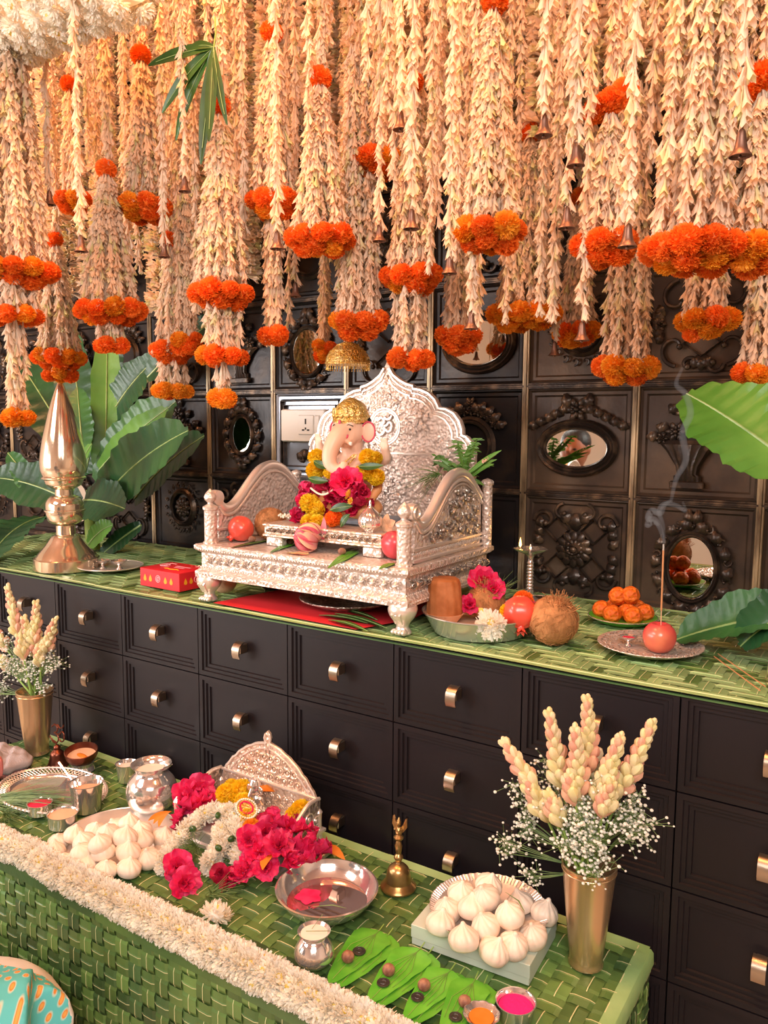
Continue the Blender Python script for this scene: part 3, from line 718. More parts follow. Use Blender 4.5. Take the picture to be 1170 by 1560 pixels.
# px x, ball px diameter (gives distance), top ball y or None, tiers [(y,width px,colour)], label
O_,L_,Y_='marigold_o','marigold_l','marigold_y'
GAR=[
 (18,34,None,[(412,130,O_),(481,84,O_),(637,52,L_)],'three-ring tuberose garland cut by the left edge of the view',3),
 (112,28,127,[(303,50,O_)],'slim garland near the left edge ending in a pair of marigolds',3),
 (168,31,256,[(473,104,O_),(526,56,O_)],'garland over the banana plant with a wide and a small marigold ring',1),
 (220,31,82,[(315,80,O_)],'garland left of the mango leaves ending in a single ring of marigolds',3),
 (90,26,364,[(543,80,O_),(570,50,O_)],'garland right above the tip of the tall brass finial',3),
 (338,35,160,[(447,100,O_),(543,78,O_),(606,40,L_)],'garland under the mango leaves with three rings of marigolds getting smaller',5),
 (416,35,48,[(308,82,O_),(512,48,O_)],'garland left of the gold umbrella ending in a small cluster of three marigolds',7),
 (488,36,118,[(362,104,O_)],'garland above the gold umbrella with one wide ring of marigolds',6),
 (262,28,365,[(535,66,O_),(597,64,L_)],'two-ring garland hanging in front of the carved wall right of the banana leaves',3),
 (283,30,None,[(517,50,O_)],'narrow garland with three marigolds, just right of the two-ring garland over the banana leaves',3),
 (580,35,None,[(243,84,O_)],'garland with four marigolds high up in the middle, below a copper bell',4),
 (546,34,None,[(492,88,O_)],'garland whose marigold ring hangs beside the gold umbrella, left of the throne tip',4),
 (625,35,125,[(421,94,O_),(548,74,O_)],'garland hanging straight above the tip of the silver throne back',2),
 (746,42,4,[(353,108,O_)],'thick garland right of the middle with a marigold ball at the very top',5),
 (699,34,None,[(511,68,O_)],'garland with three marigolds before the upper wide oval mirror',5),
 (800,33,203,[(478,112,L_)],'garland ending in a long level row of marigolds',2),
 (922,44,165,[(372,98,O_)],'garland with a double marigold on top and a ring level with the brass bell',4),
 (953,35,None,[(560,94,L_)],'garland with the lowest marigold ring on the right half, above the wide mirror',5),
 (1056,50,None,[(378,150,O_)],'widest garland on the right with a heavy ring of large marigolds',4),
 (1076,38,None,[(489,88,L_)],'small garland with a short fringe hanging under the widest marigold ring',4),
 (1150,50,130,[(378,110,O_)],'garland with large marigolds at the right edge of the view',4),
 (1158,38,None,[(567,78,L_)],'garland above the hanging banana leaf at the right edge',5),
 (878,28,300,[(505,74,O_)],'garland in front of the round carved rosette, left of the lowest right garland',5),
 (495,26,None,[(530,38,O_)],'short garland with a few dark orange marigolds in front of the round mirror',5)]
for gi,(px,bd,ty,tiers,lb,wd) in enumerate(GAR):
    D=FPX*.052/bd; sc=1.0
    P=CAM+ray(px,tiers[0][0])*D
    if P[1]>.56: P=aty(px,tiers[0][0],.56)
    X,Y=P[0],P[1]; zs=[aty(px,y,Y)[2] for y,_,_ in tiers]; Dd=depth(P)
    R0=tiers[0][1]/2*Dd/FPX; R0=max(R0-.02,.018)
    t=thing('flower_garland',lb,'garland',(X,Y,CZ),0,'hanging tuberose and marigold garlands')
    if ty is not None: zt=aty(px,ty,Y)[2]
    else: zt=min(zs[0]+.62,CZ-.15)
    if ty is not None:
        rb=.0 if px not in (922,1150) else .016
        for k in range(1 if rb==0 else 3): link('marigold',MG[O_][(gi+k)%3],t,((k-1)*rb*1.5 if rb else 0,0,zt-CZ+k*rb*.6),(.3*k,.5,gi),1.0)
        if CZ-zt>.06: strand(t,(0,0,-.02),(0,0,zt-CZ+.015)); strand(t,(.008,.004,-.02),(.010,.004,zt-CZ+.015))
        r0=.008
    else:
        r0=R0*.45 
        if CZ-zt>.05:
            for k in range(3): strand(t,(r0*math.cos(2.1*k),r0*math.sin(2.1*k),-.02),(r0*math.cos(2.1*k),r0*math.sin(2.1*k),zt-CZ+.01))
    n0=max(5,int(2*PI*R0/.020)) 
    fringe(t,zt-CZ-.012,r0,zs[0]-CZ+.012,R0*.98,n0,seed=gi)
    if ty is not None: pass
    mring(t,zs[0]-CZ,R0,tiers[0][2],sc,gi)
    mring(t,zs[0]-CZ-.018,R0*.62,tiers[0][2],sc,gi+3)
    pr,pz=R0,zs[0]
    for k,(y,w,c) in enumerate(tiers[1:]):
        R=max(w/2*Dd/FPX-.02,.012); fringe(t,pz-CZ-.01,min(pr*.72,R*1.1),zs[k+1]-CZ+.01,R*.95,max(4,int(2*PI*R/.022)),seed=gi*7+k); mring(t,zs[k+1]-CZ,R,c,sc*.95,gi+k*5); pr,pz=R,zs[k+1]
# plain strands, some carrying bells
BELLS=[(610,168,32),(829,172,38),(878,218,38),(1130,196,46),(627,318,34),(578,342,28),(422,352,30),(450,430,24),(75,290,24),(123,358,28),(250,370,24),(322,462,24),(281,268,26),(864,315,36),(685,388,32),(718,474,30),(957,340,40),(845,520,24),(887,490,32)]
bn=['beside the four high marigolds','above the level marigold row, long and narrow','just right of the long narrow bell','largest one at the right edge','over the ring above the throne tip','dim, left of the bell over the throne tip','under the ring left of the gold umbrella','lowest of the two left of the gold umbrella','highest near the left edge','over the wide ring by the banana plant','left of the mango-leaf garland, near the dim marigolds','below the three-ring garland','half hidden below the mango leaves','in front of the slim right garland','left of the wide oval mirror','in front of the wide oval mirror','bright one over the heavy right ring','small and low, over the round rosette','low one before the orange ring by the rosette']
for (px,py,h),b in zip(BELLS,bn):
    D=min(FPX*.036/h*1.05,2.35) ; P=CAM+ray(px,py)*D; P[1]=min(P[1],.6); sc=msz(h,P)/.036
    bell_thing('hanging_bell','small copper bell on a flower strand, '+b,P,sc,'copper bells among the garlands')
    t=thing('bell_strand','tuberose strand holding the copper bell '+b,'garland',(P[0],P[1],CZ),0,'flower strands holding bells'); strand(t,(0,0,-.01),(0,0,P[2]-CZ+.008))
g=random.Random(11)
# (px, bottom y, Y)
ST=[(60,480),(75,285),(100,250),(135,240),(150,300),(190,330),(198,430),(212,410),(270,430),(292,330),(300,470),(360,250),(372,350),(408,520),(440,500),(470,360),(520,330),(530,240),(548,300),(566,230),(600,300),(590,160),(640,330),(655,400),(665,330),(672,250),(696,380),(712,280),(728,490),(725,200),(770,480),(785,430),(822,470),(832,330),(842,480),(850,330),(862,180),(895,470),(905,180),(930,130),(945,330),(990,250),(1000,190),(1015,310),(1020,130),(1080,130),(1100,150),(1120,130),(1140,200),(655,150),(560,110),(500,60),(40,180),(5,440),(25,330)]
for i,(px,by) in enumerate(ST):
    Y=g.uniform(-.05,.42); P=aty(px,by,Y)
    t=thing('tuberose_string',near('plain tuberose string',px,by),'flower string',(P[0],P[1],CZ),0,'plain tuberose strings'); strand(t,(0,0,-.01),(0,0,P[2]-CZ))
# thick flower ropes behind: (px, bottom y)
RP=[(-20,430),(30,415),(68,425),(105,445),(140,425),(175,440),(212,380),(245,470),(278,520),(310,470),(345,440),(375,420),(400,390),(432,260),(462,230),(500,215),(530,300),(565,210),(600,190),(640,300),(672,240),(705,215),(740,190),(775,240),(812,300),(848,220),(885,160),(925,130),(960,160),(1030,120),(1085,140),(1125,240),(1180,230),(-60,400)]
for i,(px,by) in enumerate(RP):
    for lay,(Y,dx,dy) in enumerate(((.5,0,0),(.34,17,-70))):
        if lay and i%2: continue
        P=aty(px+dx,by+dy,Y+.06*g.random()); L=max(.3,CZ-P[2]); k=round(L/.15)*.15
        o=link('flower_rope',rope_mesh(L,i%2),None,(P[0],P[1],CZ),(0,0,i),(1,1,L/k)); tag(o,near('thick fluffy rope'+(' in front row' if lay else ' at the wall'),px+dx,by),'garland','thick tuberose ropes along the wall')
# chrysanthemum roll along the canopy front, upper left
t=thing('canopy_flower_roll','fat roll of white chrysanthemums along the canopy edge, top left corner','flower roll',(-.45,-.3,1.47))
g=random.Random(3); k=0
MB().add(tube([(0,0,0),(1.35,0,-.0)],.075,12)).obj('roll_core',M['mum'],t)
for i in range(44):
    for j in range(6):
        a=-PI*.95+ (j+.5*(i%2))*PI*.26
        nrm=(0,math.cos(a),math.sin(a)); R=.085+g.uniform(-.006,.01)
        o=link('chrysanthemum',MUM[(i+j)%3],t,(i*.031+g.uniform(-.006,.006),R*nrm[1],R*nrm[2]),Vector((0,0,1)).rotation_difference(Vector((g.uniform(-.3,.3),)+nrm[1:])).to_euler(),.85)
# canopy beams in view at the upper left
tag(MB().add(bbox(-2.6,2.9,.12,.16,2.03,2.095)).obj('canopy_beam',M['ceil']),'brown wooden beam of the canopy frame behind the flower strings','beam')
# mango leaves
P=aty(326,72,-.12); t=thing('mango_leaf_bunch','bunch of dark green mango leaves tied among the garlands, upper left','leaves',P)
def blob(a,b,c): pass
for i,(px,py,w) in enumerate([(226,100,17),(247,172,17),(268,214,15),(306,250,16),(284,80,12),(330,160,13),(318,215,14),(346,190,10)]):
    Q=aty(px,py,-.12+.03*((i%3)-1))-P; mid=Q*.5+np.array([0,-.01*(i%3),.012 if i<5 else 0]); path=bez((0,0,0),mid,Q,9); wm=msz(w,P)*.62
    mb=MB().add(blade(path,[wm*math.sin(PI*(.05+.93*tt))**.8+.0006 for tt in np.linspace(0,1,9)],(.45,-.85,.2),fold=.25,nw=4,thick=.0006),0); mb.add(tube([p+np.array([.0003,-.0012,.0003]) for p in path[:-1]],.0008,4),1)
    mb.obj('leaf',[M['mango'],M['midrib']],t)
MB().add(tube([(0,0,0),(.006,0,.03),(.004,0,.06)],.0018,6)).obj('stem',M['stem'],t)
# gilded umbrella over the idol
P=aty(530,556,.27); R=msz(33,P)
t=thing('ceremonial_umbrella','small gold beaded umbrella with a fringe, hanging over the idol','umbrella',P)
pr=smoothprof([(R,0),(R*1.02,.010),(R*.9,.028),(R*.62,.045),(R*.3,.056),(R*.08,.060),(.001,.064)],4)
MB().add(lathe(pr,36,rib=lambda a,z:1+.012*np.cos(a*18))).obj('canopy',M['gold'],t)
for k,(rr,zz) in enumerate([(1.03,.004),(.97,.018),(.82,.034),(.5,.050)]): MB().add(torus(R*rr,.0022,40,6),0,Tm((0,0,zz))).obj('bead_band',M['gold'],t)
mb=MB()
for i in range(44): a=2*PI*i/44; mb.add(tube([(R*math.cos(a),R*math.sin(a),0),(R*1.0*math.cos(a),R*math.sin(a),-.011)],.0011,4)); mb.add(sphere(.0019,6,4),0,Tm((R*math.cos(a),R*math.sin(a),-.012)))
tag(mb.obj('bead_fringe',M['gold'],t),None,None,None,'stuff')
MB().add(tube([(0,0,.06),(0,0,.10)],.0015,6)).obj('hook',M['gold'],t)
MB().add(tube([(0,0,.1),(0,0,CZ-P[2])],.0007,4)).obj('string',M['string'],t)

# ================================================================ helpers for the objects
def merge(dst,src,T,mat=None):
    n=0
    for V in src.V: n+=len(V)
    V=np.concatenate(src.V); dst.V.append(V@T[:3,:3].T+T[:3,3]); k=dst.n
    dst.F.extend([tuple(i+k for i in f) for f in src.F]); dst.M.extend(src.M if mat is None else [mat]*len(src.F)); dst.n+=n
def rectloft(hx,y0,y1,prof,mat=0,cap=True):
    V=[];F=[]
    for i,z in prof: V+=[(-hx-i,y0-i,z),(hx+i,y0-i,z),(hx+i,y1+i,z),(-hx-i,y1+i,z)]
    for k in range(len(prof)-1):
        for i in range(4): j=(i+1)%4; F.append((k*4+i,k*4+j,k*4+4+j,k*4+4+i))
    if cap: F.append((3,2,1,0)); k=(len(prof)-1)*4; F.append((k,k+1,k+2,k+3))
    return V,F
def remesh(mb,name,mats,parent,voxel=.004,smooth=4,pick=None,loc=(0,0,0),rot=(0,0,0)):
    me=mb.mesh('tmp',[],False); o=bpy.data.objects.new('tmp',me); COL.objects.link(o)
    m=o.modifiers.new('r','REMESH'); m.mode='VOXEL'; m.voxel_size=voxel
    s=o.modifiers.new('s','SMOOTH'); s.iterations=smooth; s.factor=.5
    dg=bpy.context.evaluated_depsgraph_get(); e=bpy.data.meshes.new_from_object(o.evaluated_get(dg)); e.name=name
    bpy.data.objects.remove(o); e.materials.clear()
    for q in mats: e.materials.append(q)
    if pick:
        c=np.zeros(len(e.polygons)*3); e.polygons.foreach_get('center',c); c=c.reshape(-1,3)
        e.polygons.foreach_set('material_index',[pick(*p) for p in c])
    e.polygons.foreach_set('use_smooth',[True]*len(e.polygons)); e.update()
    return link(name,e,parent,loc,rot)
def ell(mb,c,r,rot=(0,0,0),mat=0,nu=18,nv=12): mb.add(sphere(r,nu,nv),mat,Tm(c,*rot))
def fruit_pom(name,label,loc,R,rot,group=None):
    t=thing(name,label,'fruit',loc,0,group); t.rotation_euler=rot
    mb=MB().add(sphere((R,R,R*.95),28,18,lambda V:V*(1+.035*np.cos(np.arctan2(V[:,1],V[:,0])*6)[:,None]*np.abs(np.sin(np.arccos(np.clip(V[:,2:3]/R,-1,1))))))); mb.obj('body',M['pom'],t)
    c=MB().add(lathe([(R*.24,R*.90),(R*.2,R*1.05),(R*.22,R*1.14)],12,cap=False))
    for k in range(6): a=k*PI/3; c.add(blade([(R*.2*math.cos(a),R*.2*math.sin(a),R*1.08),(R*.26*math.cos(a),R*.26*math.sin(a),R*1.2),(R*.36*math.cos(a),R*.36*math.sin(a),R*1.3)],[R*.12,R*.09,R*.01],(math.cos(a),math.sin(a),.2),nw=2,thick=.001))
    c.obj('calyx',M['pom'],t); return t
def fruit_apple(label,loc,R,m,stem=True,rot=(0,0,0)):
    t=thing('apple',label,'fruit',loc); t.rotation_euler=rot
    pr=smoothprof([(.001,R*.66),(R*.25,R*.80),(R*.55,R*.88),(R*.9,R*.5),(R,R*.05),(R*.85,-R*.5),(R*.5,-R*.85),(R*.2,-R*.84),(.001,-R*.76)],4)
    MB().add(lathe(pr[::-1],28,rib=lambda a,z:1+.02*np.cos(a*5))).obj('body',M[m],t)
    if stem: MB().add(tube([(0,0,R*.6),(R*.05,0,R*.85),(R*.18,0,R*1.1)],R*.05,5)).obj('stem',M['stick'],t)
    return t
def coconut(label,loc,R,rot=(0,0,0),tuft=True):
    t=thing('coconut',label,'coconut',loc); t.rotation_euler=rot
    g=np.random.default_rng(int(R*1e5)); MB().add(sphere((R,R,R*.98),36,24,lambda V:V*(1+.02*np.sin(V[:,0:1]*160+V[:,2:3]*90)*np.cos(V[:,1:2]*130)))).obj('shell',M['coir'],t)
    mb=MB()
    for k in range(420):
        z=g.uniform(-1,1); a=g.uniform(0,6.28); q=math.sqrt(1-z*z); d=np.array([q*math.cos(a),q*math.sin(a),z]); e=np.cross(d,g.normal(size=3)); e/=np.linalg.norm(e); L=R*g.uniform(.15,.5)
        P=[d*R*.985,d*R*1.02+e*L*.5,(d*R+e*L)/np.linalg.norm(d*R+e*L)*R*g.uniform(1.0,1.05)]; mb.add(tube(P,.0005,3,False))
    if tuft:
        for k in range(90):
            d=np.array([g.normal(0,.25),g.normal(0,.25),1]); d/=np.linalg.norm(d); e=g.normal(0,.4,3); mb.add(tube([d*R*.9,d*R*1.15+e*R*.08,d*R*1.3+e*R*.25],.0006,3,False))
    tag(mb.obj('fibre',M['coir'],t),None,None,None,'stuff'); return t
def plate(name,label,cat,loc,R,h,m,rimw=.012,scal=0,foot=.6,ex=1,rz=0,group=None):
    t=thing(name,label,cat,loc,rz,group); th=.0015
    pr=[(.0001,.0015),(R*foot,.0015),(R*foot+.004,.003),(R-rimw,h*.82),(R-rimw*.4,h*.95),(R,h),(R+.0008,h+.001),(R,h-.0022),(R-rimw,h*.82-th*1.3),(R*foot+.004,.0008),(R*foot,0),(.0001,0)]
    rib=(lambda a,z:1+np.where(z>h*.8,scal*np.abs(np.cos(a*18)),0)) if scal else None
    o=MB().add(lathe(pr,72,rib=rib,cap=False)).obj('dish',M[m],t); o.scale=(ex,1,1)
    r_=MB().add(torus(R,.0013,72,6)).obj('rim',M[m],t,(0,0,h)); r_.scale=(ex,1,1) if not scal else (ex,1,1)
    return t
def cup(name,label,cat,loc,R,H,m,fill=None,r0=.8,fz=.8,group=None,lip=.0015,fname='filling'):
    t=thing(name,label,cat,loc,0,group)
    pr=[(.0001,0),(R*r0,0),(R*r0+.001,.001),(R,H-.002),(R+lip,H),(R-.0005,H),(R-.0018,H-.002),(R*r0-.001,.002),(.0001,.002)]
    MB().add(lathe(pr,40,cap=False)).obj('wall_of_cup' if 0 else 'cup_body',M[m],t)
    if fill:
        rr=R*(r0+(1-r0)*fz)-.002; MB().add(lathe([(.0001,H*fz+R*.06),(rr*.5,H*fz+R*.05),(rr,H*fz),(rr*.97,H*fz-.003)][::-1],32)).obj(fname,M[fill],t)
    return t
def grassbunch(name,label,loc,n,L,spread,direction=(1,0,.3),m='grass',r=.0006,seed=0,cat='grass',curl=.3):
    g=np.random.default_rng(seed); t=thing(name,label,cat,loc); mb=MB(); d0=np.array(direction,float); d0/=np.linalg.norm(d0)
    for k in range(n):
        d=d0+g.normal(0,spread,3); d/=np.linalg.norm(d); l=L*g.uniform(.5,1.1); e=g.normal(0,curl,3); e[2]=-abs(e[2])*.6; b=g.normal(0,L*.05,3)*[1,1,.2]
        mb.add(tube([b,b+d*l*.5,b+d*l+e*l*.5],[r,r*.9,r*.3],3,False))
    tag(mb.obj('blades',M[m],t),None,None,None,'stuff'); return t
def marig(parent,P,sc,c,i=0,name='marigold'): return link(name,MG[c][i%3],parent,P,(.4*math.sin(i*2.1),.4*math.cos(i*1.3),i),sc)
def leafshape(path,w,m,parent,nrm,name='leaf',fold=.12,rib=.0008,seed=0,wave=.0,heart=False,nw=6):
    n=len(path); ts=np.linspace(0,1,n)
    W=[w*(math.sin(PI*min(.999,max(.001,(t**.62 if heart else t)*.97+.015))))**(.75) for t in ts]
    mb=MB().add(blade(path,W,nrm,fold=fold,nw=nw,thick=.0004,wave=wave,seed=seed),0)
    if rib: mb.add(tube([np.array(p)+np.array(nrm)*rib*.6 for p in path],[rib*(1-.6*t) for t in ts],5),1)
    return mb.obj(name,[M[m],M['midrib']],parent)

# ================================================================ SILVER THRONE
TX,TY=1.045,.035
th=thing('silver_throne','large embossed silver throne with scalloped back on the leaf-covered dresser, idol seated on it','throne',(TX,TY,DZ))
b=MB(); b.add(rectloft(.312,.0,.405,[(.006,.064),(.012,.066),(.013,.080),(.008,.084),(.004,.088),(.0,.092),(0,.128),(.004,.132),(.010,.136),(.014,.140),(.014,.149),(.010,.152)]))
b.obj('base',M['silver'],th,smooth=False)
b=MB()
for (zz,ii,r,stp) in ((.138,.0135,.0017,.0085),(.090,.0035,.0016,.0085),(.074,.0135,.0020,.011)):
    for x in np.arange(-.31,.312,stp): b.add(sphere(r,6,4),0,Tm((x,-ii,zz)))
    for y in np.arange(0,.405,stp):
        b.add(sphere(r,6,4),0,Tm((.312+ii,y,zz))); b.add(sphere(r,6,4),0,Tm((-.312-ii,y,zz)))
tag(b.obj('beading',M['silver_plain'],th),None,None,None,'stuff')
def frieze(L,H,step=.030):
    s=MB(); x=-L/2+step/2;i=0
    while x<L/2:
        scroll(s,x,0,H*.36,PI/2,4.8,1 if i%2 else -1,.0018,0,.001); acanthus(s,x+step*.3,-H*.3,PI/2-.5,H*.6,.005,.4); flower(s,x+step*.5,H*.15,.006,5,lift=.0)
        x+=step;i+=1
    return s
b=MB(); merge(b,frieze(.61,.034),Tm((0,-.001,.110))); b.obj('front_frieze',M['silver_plain'],th)
b=MB(); merge(b,frieze(.40,.034),Tm((.313,.2,.110),rz=PI/2)); b.obj('side_frieze',M['silver_dark'],th)  # darker silver here puts the side's shade into the colour
for sx in (-1,1):
    for sy,yy in ((-1,.012),(1,.395)):
        g=MB(); x=sx*.298
        pr=smoothprof([(.030,.066),(.032,.056),(.028,.042),(.018,.028),(.014,.018),(.018,.010),(.021,.004),(.018,.0)],3)
        g.add(lathe(pr[::-1],20,rib=lambda a,z:1+np.where(z>.03,.06*np.abs(np.cos(a*4)),0)))
        for k in range(4): g.add(sphere((.0065,.011,.007),10,7),0,Tm((-.0135+.009*k,sy*.014,.007)))
        for k in range(3): g.add(tube([(-.012+.012*k,sy*.020,.062),(-.010+.010*k,sy*.030,.048),(-.008+.008*k,sy*.016,.026)],[.004,.0035,.002],6))
        g.obj('leg',M['silver_plain'],th,(x,yy,0))
def post(h): return lathe(smoothprof([(.020,0),(.020,.006)],1)+[(.0165,.009),(.0165,h-.012),(.020,h-.008),(.020,h-.002),(.014,h+.002),(.008,h+.005),(.0075,h+.009),(.0145,h+.016),(.0165,h+.024),(.013,h+.032),(.006,h+.040),(.001,h+.045)],16)
for sx in (-1,1):
    MB().add(post(.10)).obj('front_post',M['silver'],th,(sx*.296,.018,.150))
    MB().add(lathe([(.013,0),(.013,.16),(.016,.163),(.016,.170),(.012,.174),(.001,.178)],14)).obj('back_post',M['silver'],th,(sx*.316,.395,.150))
# arms
arm=[(.045,.262),(.070,.240),(.105,.245),(.140,.272),(.175,.305),(.210,.333),(.245,.346),(.280,.346),(.315,.332),(.350,.305),(.378,.282)]
ac=np.array(smoothprof([np.array(p) for p in arm],4))
for sx in (-1,1):
    g=MB(); y0,y1=ac[0][0],ac[-1][0]
    V=[];F=[];n=len(ac)
    for x in (-.007,.007):
        for (y,z) in ac: V+=[(x,y,.15),(x,y,z)]
    for k in range(n-1): a=2*k;c=2*n+a; F+=[(a,a+1,a+3,a+2),(c,c+2,c+3,c+1),(a+1,c+1,c+3,a+3)]
    F+=[(0,2*n,2*n+1,1),(2*n-2,2*n-1,4*n-1,4*n-2)]
    g.add((V,F)); g.obj('arm_panel',M['silver'],th,(sx*.300,0,0),smooth=False)
    g=MB(); g.add(tube([(0,y,z) for y,z in ac],.013,10)); g.add(tube([(sx*.010,y,z-.017) for y,z in ac],.004,6)); g.add(tube([(sx*.010,y,z-.027) for y,z in ac[5:-2]],.0025,6)); g.add(tube([(-sx*.010,y,z-.017) for y,z in ac],.004,6))
    g.add(lathe([(.004,-.016),(.019,-.014),(.021,0),(.019,.014),(.004,.016)],20),0,Tm((0,.040,.270),ry=PI/2)); g.add(torus(.012,.003,18,6),0,Tm((sx*.016,.040,.270),ry=PI/2))
    g.obj('arm_rail',M['silver_plain'],th,(sx*.300,0,0))
    g=MB()
    for z in (.160,.186): g.add(bbox(-.012,.012,.034,.385,z-.004,z+.003,.001))
    for y in np.arange(.04,.385,.009): g.add(sphere((.0025,.003,.005),6,4),0,Tm((sx*.0085,y,.174)))
    g.obj('arm_band',M['silver_plain'],th,(sx*.300,0,0))
    s=MB(); rr=random.Random(4)
    for (y,z,r) in [(.20,.215,.024),(.25,.225,.028),(.30,.22,.026),(.335,.24,.022),(.25,.285,.026),(.29,.29,.022),(.215,.265,.018),(.16,.215,.018),(.12,.208,.014),(.32,.285,.014),(.345,.205,.016)]:
        scroll(s,y,z,r*.85,rr.random()*6,5,rr.choice((-1,1)),.0028,0,.001)
        for k in range(4): acanthus(s,y+r*.3*math.cos(k*1.6),z+r*.3*math.sin(k*1.6),k*1.6+rr.random(),r*.9,.0065,.5)
    g=MB(); T=Tm((sx*.0075,0,0),rz=PI/2,s=(1,.5,1)) if sx>0 else Tm((-.0075,0,0),rz=-PI/2,s=(-1,.4,1)); merge(g,s,T); g.obj('arm_carving',M['silver_dark' if sx>0 else 'silver'],th,(sx*.300,0,0))  # right arm takes the darker silver as painted shade
# back
half=[(0,.638),(.008,.622),(.022,.602),(.045,.586),(.066,.576),(.086,.571),(.087,.563),(.110,.560),(.135,.550),(.155,.533),(.166,.513),(.167,.510),(.190,.507),(.213,.496),(.230,.476),(.238,.455),(.239,.438),(.252,.434),(.266,.420),(.273,.402),(.274,.385),(.270,.150)]
outl=half+[(-x,z) for x,z in half[::-1]]
def outline(s,dz=0): 
    return [(x*s,(z-.36)*s+.36+dz) for x,z in outl]
g=MB()
def flat(poly,y0,y1):
    n=len(poly); c=len(poly)*2; V=[(x,y,z) for y in (y0,y1) for x,z in poly]+[(0,y0,.36),(0,y1,.36)]; F=[]
    for i in range(n): j=(i+1)%n; F+=[(i,n+i,n+j,j),(c,i,j),(c+1,n+j,n+i)]
    return V,F
g.add(flat(outline(1),.404,.416)); g.add(flat(outline(.86),.400,.404)); g.obj('backrest',M['silver'],th,smooth=False)
g=MB()
for s_,r_ in ((.985,.0055),(.93,.0028),(.865,.0035)): g.add(tube([(x,.403,z) for x,z in outline(s_)[1:-1] if z>.16]+[],r_,6))
g.obj('back_border',M['silver_plain'],th)
s=MB(); rr=random.Random(8)
for k in range(64):
    x=rr.uniform(.0,.21)*rr.choice((-1,1)); z=rr.uniform(.24,.54)
    if abs(x)/.21+max(0,z-.40)/.17>1.05 or math.hypot(x+.005,z-.458)<.066: continue
    if k%2: scroll(s,x,z,.018,rr.random()*6,5,1,.0022,0,.0)
    for j in range(3): acanthus(s,x,z,rr.random()*6,.028,.008,.4)
g=MB(); merge(g,s,Tm((0,.400,0),s=(1,.3,1))); tag(g.obj('back_carving',M['silver'],th),None,None,None,'stuff')
s=MB()
s.add(torus(.050,.0032,40,6),0,RX); s.add(torus(.043,.002,40,6),0,RX)
for k in range(20): a=2*PI*k/20; s.add(sphere((.007,.003,.005),8,5),0,Tm((.058*math.cos(a),0,.058*math.sin(a)),ry=-a))
om=[[(-.020,.016),(-.008,.024),(.002,.016),(-.004,.006),(-.012,.003),(.0,.0),(.004,-.010),(-.004,-.021),(-.016,-.022),(-.024,-.014)],[(-.002,.0),(.010,.004),(.018,.012),(.026,.006),(.024,-.008),(.014,-.014),(.008,-.008)],[(.002,.026),(.010,.020),(.020,.022),(.026,.030)]]
for c in om: s.add(tube([(x,-.004,z) for x,z in np.array(smoothprof(c,4))],.0042,6))
s.add(sphere(.004,8,6),0,Tm((.014,-.004,.031)))
g=MB(); merge(g,s,Tm((-.004,.400,.458))); g.obj('om_medallion',M['silver_plain'],th)
# silver stool on the throne
st=thing('silver_stool','low silver stool standing on the throne, under the idol','stool',(1.07,.20,DZ+.1525))
MB().add(rectloft(.180,-.10,.10,[(-.003,.024),(.002,.026),(.002,.030),(-.002,.032),(-.002,.050),(.002,.053),(.002,.0565),(0,.058)])).obj('top',M['bronze_plate'],st,smooth=False)
g=MB(); merge(g,frieze(.35,.016,.020),Tm((0,-.099,.041))); g.obj('front_frieze',M['silver_dark'],st)
for sx in (-1,1):
    for sy in (-1,1): MB().add(bbox(-.026,.026,-.010,.010,0,.0245,.002)).obj('leg',M['silver'],st,(sx*.150,sy*.085,0))

# ================================================================ IDOL
ZS=DZ+.1525+.0585
idx,idy=1.052,.265
idol=thing('elephant_headed_idol','painted elephant-headed idol with gold crown, seated on the silver stool under flower garlands','idol',(idx,idy,ZS))
m=MB()
ell(m,(0,-.015,.040),(.098,.060,.038)); ell(m,(-.055,-.045,.040),(.048,.034,.030),(0,0,.5)); ell(m,(.055,-.045,.040),(.048,.034,.030),(0,0,-.5))
ell(m,(0,-.010,.100),(.060,.052,.056)); ell(m,(0,0,.150),(.056,.036,.036)); m.add(tube([(0,0,.15),(0,-.004,.21)],[.026,.030],12))
ell(m,(0,-.012,.238),(.042,.040,.043)); ell(m,(0,-.030,.222),(.034,.026,.030)); ell(m,(-.014,-.034,.250),(.020,.016,.018)); ell(m,(.014,-.034,.250),(.020,.016,.018))
tr=np.array(smoothprof([(0,-.040,.236),(-.004,-.062,.220),(-.010,-.078,.195),(-.013,-.084,.168),(-.006,-.084,.146),(.012,-.080,.138),(.026,-.076,.146),(.024,-.072,.158)],3))
m.add(tube(tr,np.linspace(.026,.0095,len(tr)),14))
for k in range(5): pass
for sx in (-1,1):
    m.add(tube([(sx*.018,-.044,.208),(sx*.036,-.060,.204)],[.009,.005],8))
    ell(m,(sx*.052,-.002,.234),(.020,.007,.028),(0,0,sx*.35))
